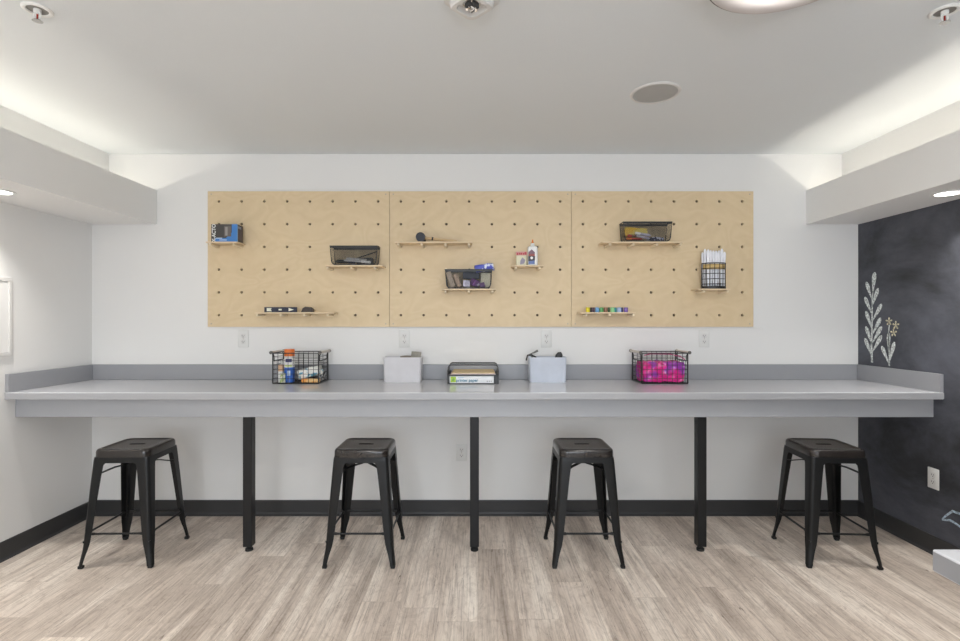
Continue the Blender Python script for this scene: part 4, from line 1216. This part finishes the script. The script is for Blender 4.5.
for i, (nm, cc) in enumerate(PC):
    bm = new(); box(bm, -0.142 + i * 0.003, 0.142 - i * 0.002, -0.124, 0.112 - i * 0.002, 0, 0.0030)
    o = obj('paper_stack', bm, col('sheets_' + nm, cc, 0.8), loc=(-0.031, TY + 0.001 * i, zz)); zz += 0.0031
    tag(o, '%s sheets of craft paper in the upper tray, %s' % (nm, ['lowest of the pile', 'second from the bottom', 'middle of the pile', 'second from the top', 'topmost of the pile'][i]), 'paper', 'coloured paper in the upper tray')

# ------------------------------------------------------------------ chalk drawings on the right wall
TKC = 0.0012
def strip(bm, pts, widths):
    """flat chalk stroke on the wall; pts are (y, z)"""
    n = len(pts)
    A = []; B = []
    for i in range(n):
        p = Vector(pts[i]); a = Vector(pts[max(i - 1, 0)]); b_ = Vector(pts[min(i + 1, n - 1)])
        d = (b_ - a).normalized(); nn = Vector((-d.y, d.x)) * widths[i] / 2
        A.append(p + nn); B.append(p - nn)
    fr = [[bm.verts.new((-TKC if f else 0.0, v.x, v.y)) for v in L_] for f in (1, 0) for L_ in (A, B)]
    Af, Bf, Ab, Bb = fr
    for i in range(n - 1):
        bm.faces.new((Af[i], Af[i + 1], Bf[i + 1], Bf[i])); bm.faces.new((Ab[i], Bb[i], Bb[i + 1], Ab[i + 1]))
        bm.faces.new((Af[i], Ab[i], Ab[i + 1], Af[i + 1])); bm.faces.new((Bf[i], Bf[i + 1], Bb[i + 1], Bb[i]))
    bm.faces.new((Af[0], Bf[0], Bb[0], Ab[0])); bm.faces.new((Af[-1], Ab[-1], Bb[-1], Bf[-1]))


def leaf(bm, y0, z0, y1, z1, w_):
    pts = []; ws = []
    for k in range(13):
        f = k / 12
        pts.append((y0 + (y1 - y0) * f, z0 + (z1 - z0) * f))
        ws.append(w_ * (0.12 + 0.88 * (f / 0.72) ** 1.1 if f < 0.72 else max(0.25, math.sqrt(max(0, 1 - ((f - 0.72) / 0.29) ** 2)))))
    strip(bm, pts, ws)


t = thing('leafy_twig_drawing', 'tall white chalk drawing of a leafy twig on the chalkboard wall', 'chalk drawing', (XR, 3.345, 1.037))
bm = new(); strip(bm, [(0, 0), (0.005, 0.10), (0.0, 0.25), (-0.002, 0.40), (-0.008, 0.47)], [0.016, 0.014, 0.011, 0.009, 0.006]); obj('stem', bm, M['chalk'], t)
# leaves: start height on the stem, tip offset (y, z), width
# leaves: (tip y, tip z) from the foot of the stem
for dy, zt in ((-0.080, 0.178), (-0.080, 0.236), (-0.073, 0.291), (-0.080, 0.378), (-0.052, 0.480), (0.063, 0.156), (0.054, 0.234), (0.054, 0.335), (0.063, 0.429), (0.050, 0.527)):
    bm = new(); leaf(bm, 0.001, zt - 0.125 + abs(dy) * 0.15, dy, zt, 0.030); obj('leaf', bm, M['chalk'], t)
bm = new(); leaf(bm, -0.004, 0.44, -0.022, 0.585, 0.036); obj('leaf', bm, M['chalk'], t)
t = thing('flower_sprig_drawing', 'small chalk drawing of a sprig with yellow flowers beside the leafy twig', 'chalk drawing', (XR, 3.205, 1.028))
bm = new(); strip(bm, [(0, 0), (0.0, 0.10), (0.006, 0.20), (0.0, 0.255)], [0.010, 0.009, 0.007, 0.006]); obj('stem', bm, M['chalk'], t)
for a in ((0.002, 0.01, 0.060, 0.120), (0.0, 0.02, -0.040, 0.150), (0.003, 0.07, 0.006, 0.205)):
    bm = new(); leaf(bm, *a, 0.028); obj('leaf', bm, M['chalk'], t)
for y, z in ((0.002, 0.276), (-0.050, 0.253), (-0.033, 0.207)):
    bm = new()
    for k in range(5):
        a = k * 2 * PI / 5 + 0.3
        leaf(bm, y, z, y + 0.026 * math.cos(a), z + 0.026 * math.sin(a), 0.011)
    obj('flower', bm, M['chalk_y'], t)
t = thing('blue_outline_drawing', 'pale blue curved chalk outline low on the chalkboard wall', 'chalk drawing', (XR, 2.75, 0.27))
bm = new(); strip(bm, [(-0.16, 0.000), (-0.10, 0.012), (-0.05, 0.015), (-0.015, 0.013), (0.027, 0.012), (0.060, -0.020), (0.088, -0.053), (0.090, -0.058), (0.064, -0.050), (0.040, -0.043), (0.012, -0.047), (-0.015, -0.055), (-0.06, -0.078), (-0.14, -0.10)], [0.008, 0.011, 0.012, 0.012, 0.012, 0.011, 0.008, 0.008, 0.011, 0.012, 0.011, 0.011, 0.010, 0.008]); obj('outline', bm, M['chalk_b'], t)
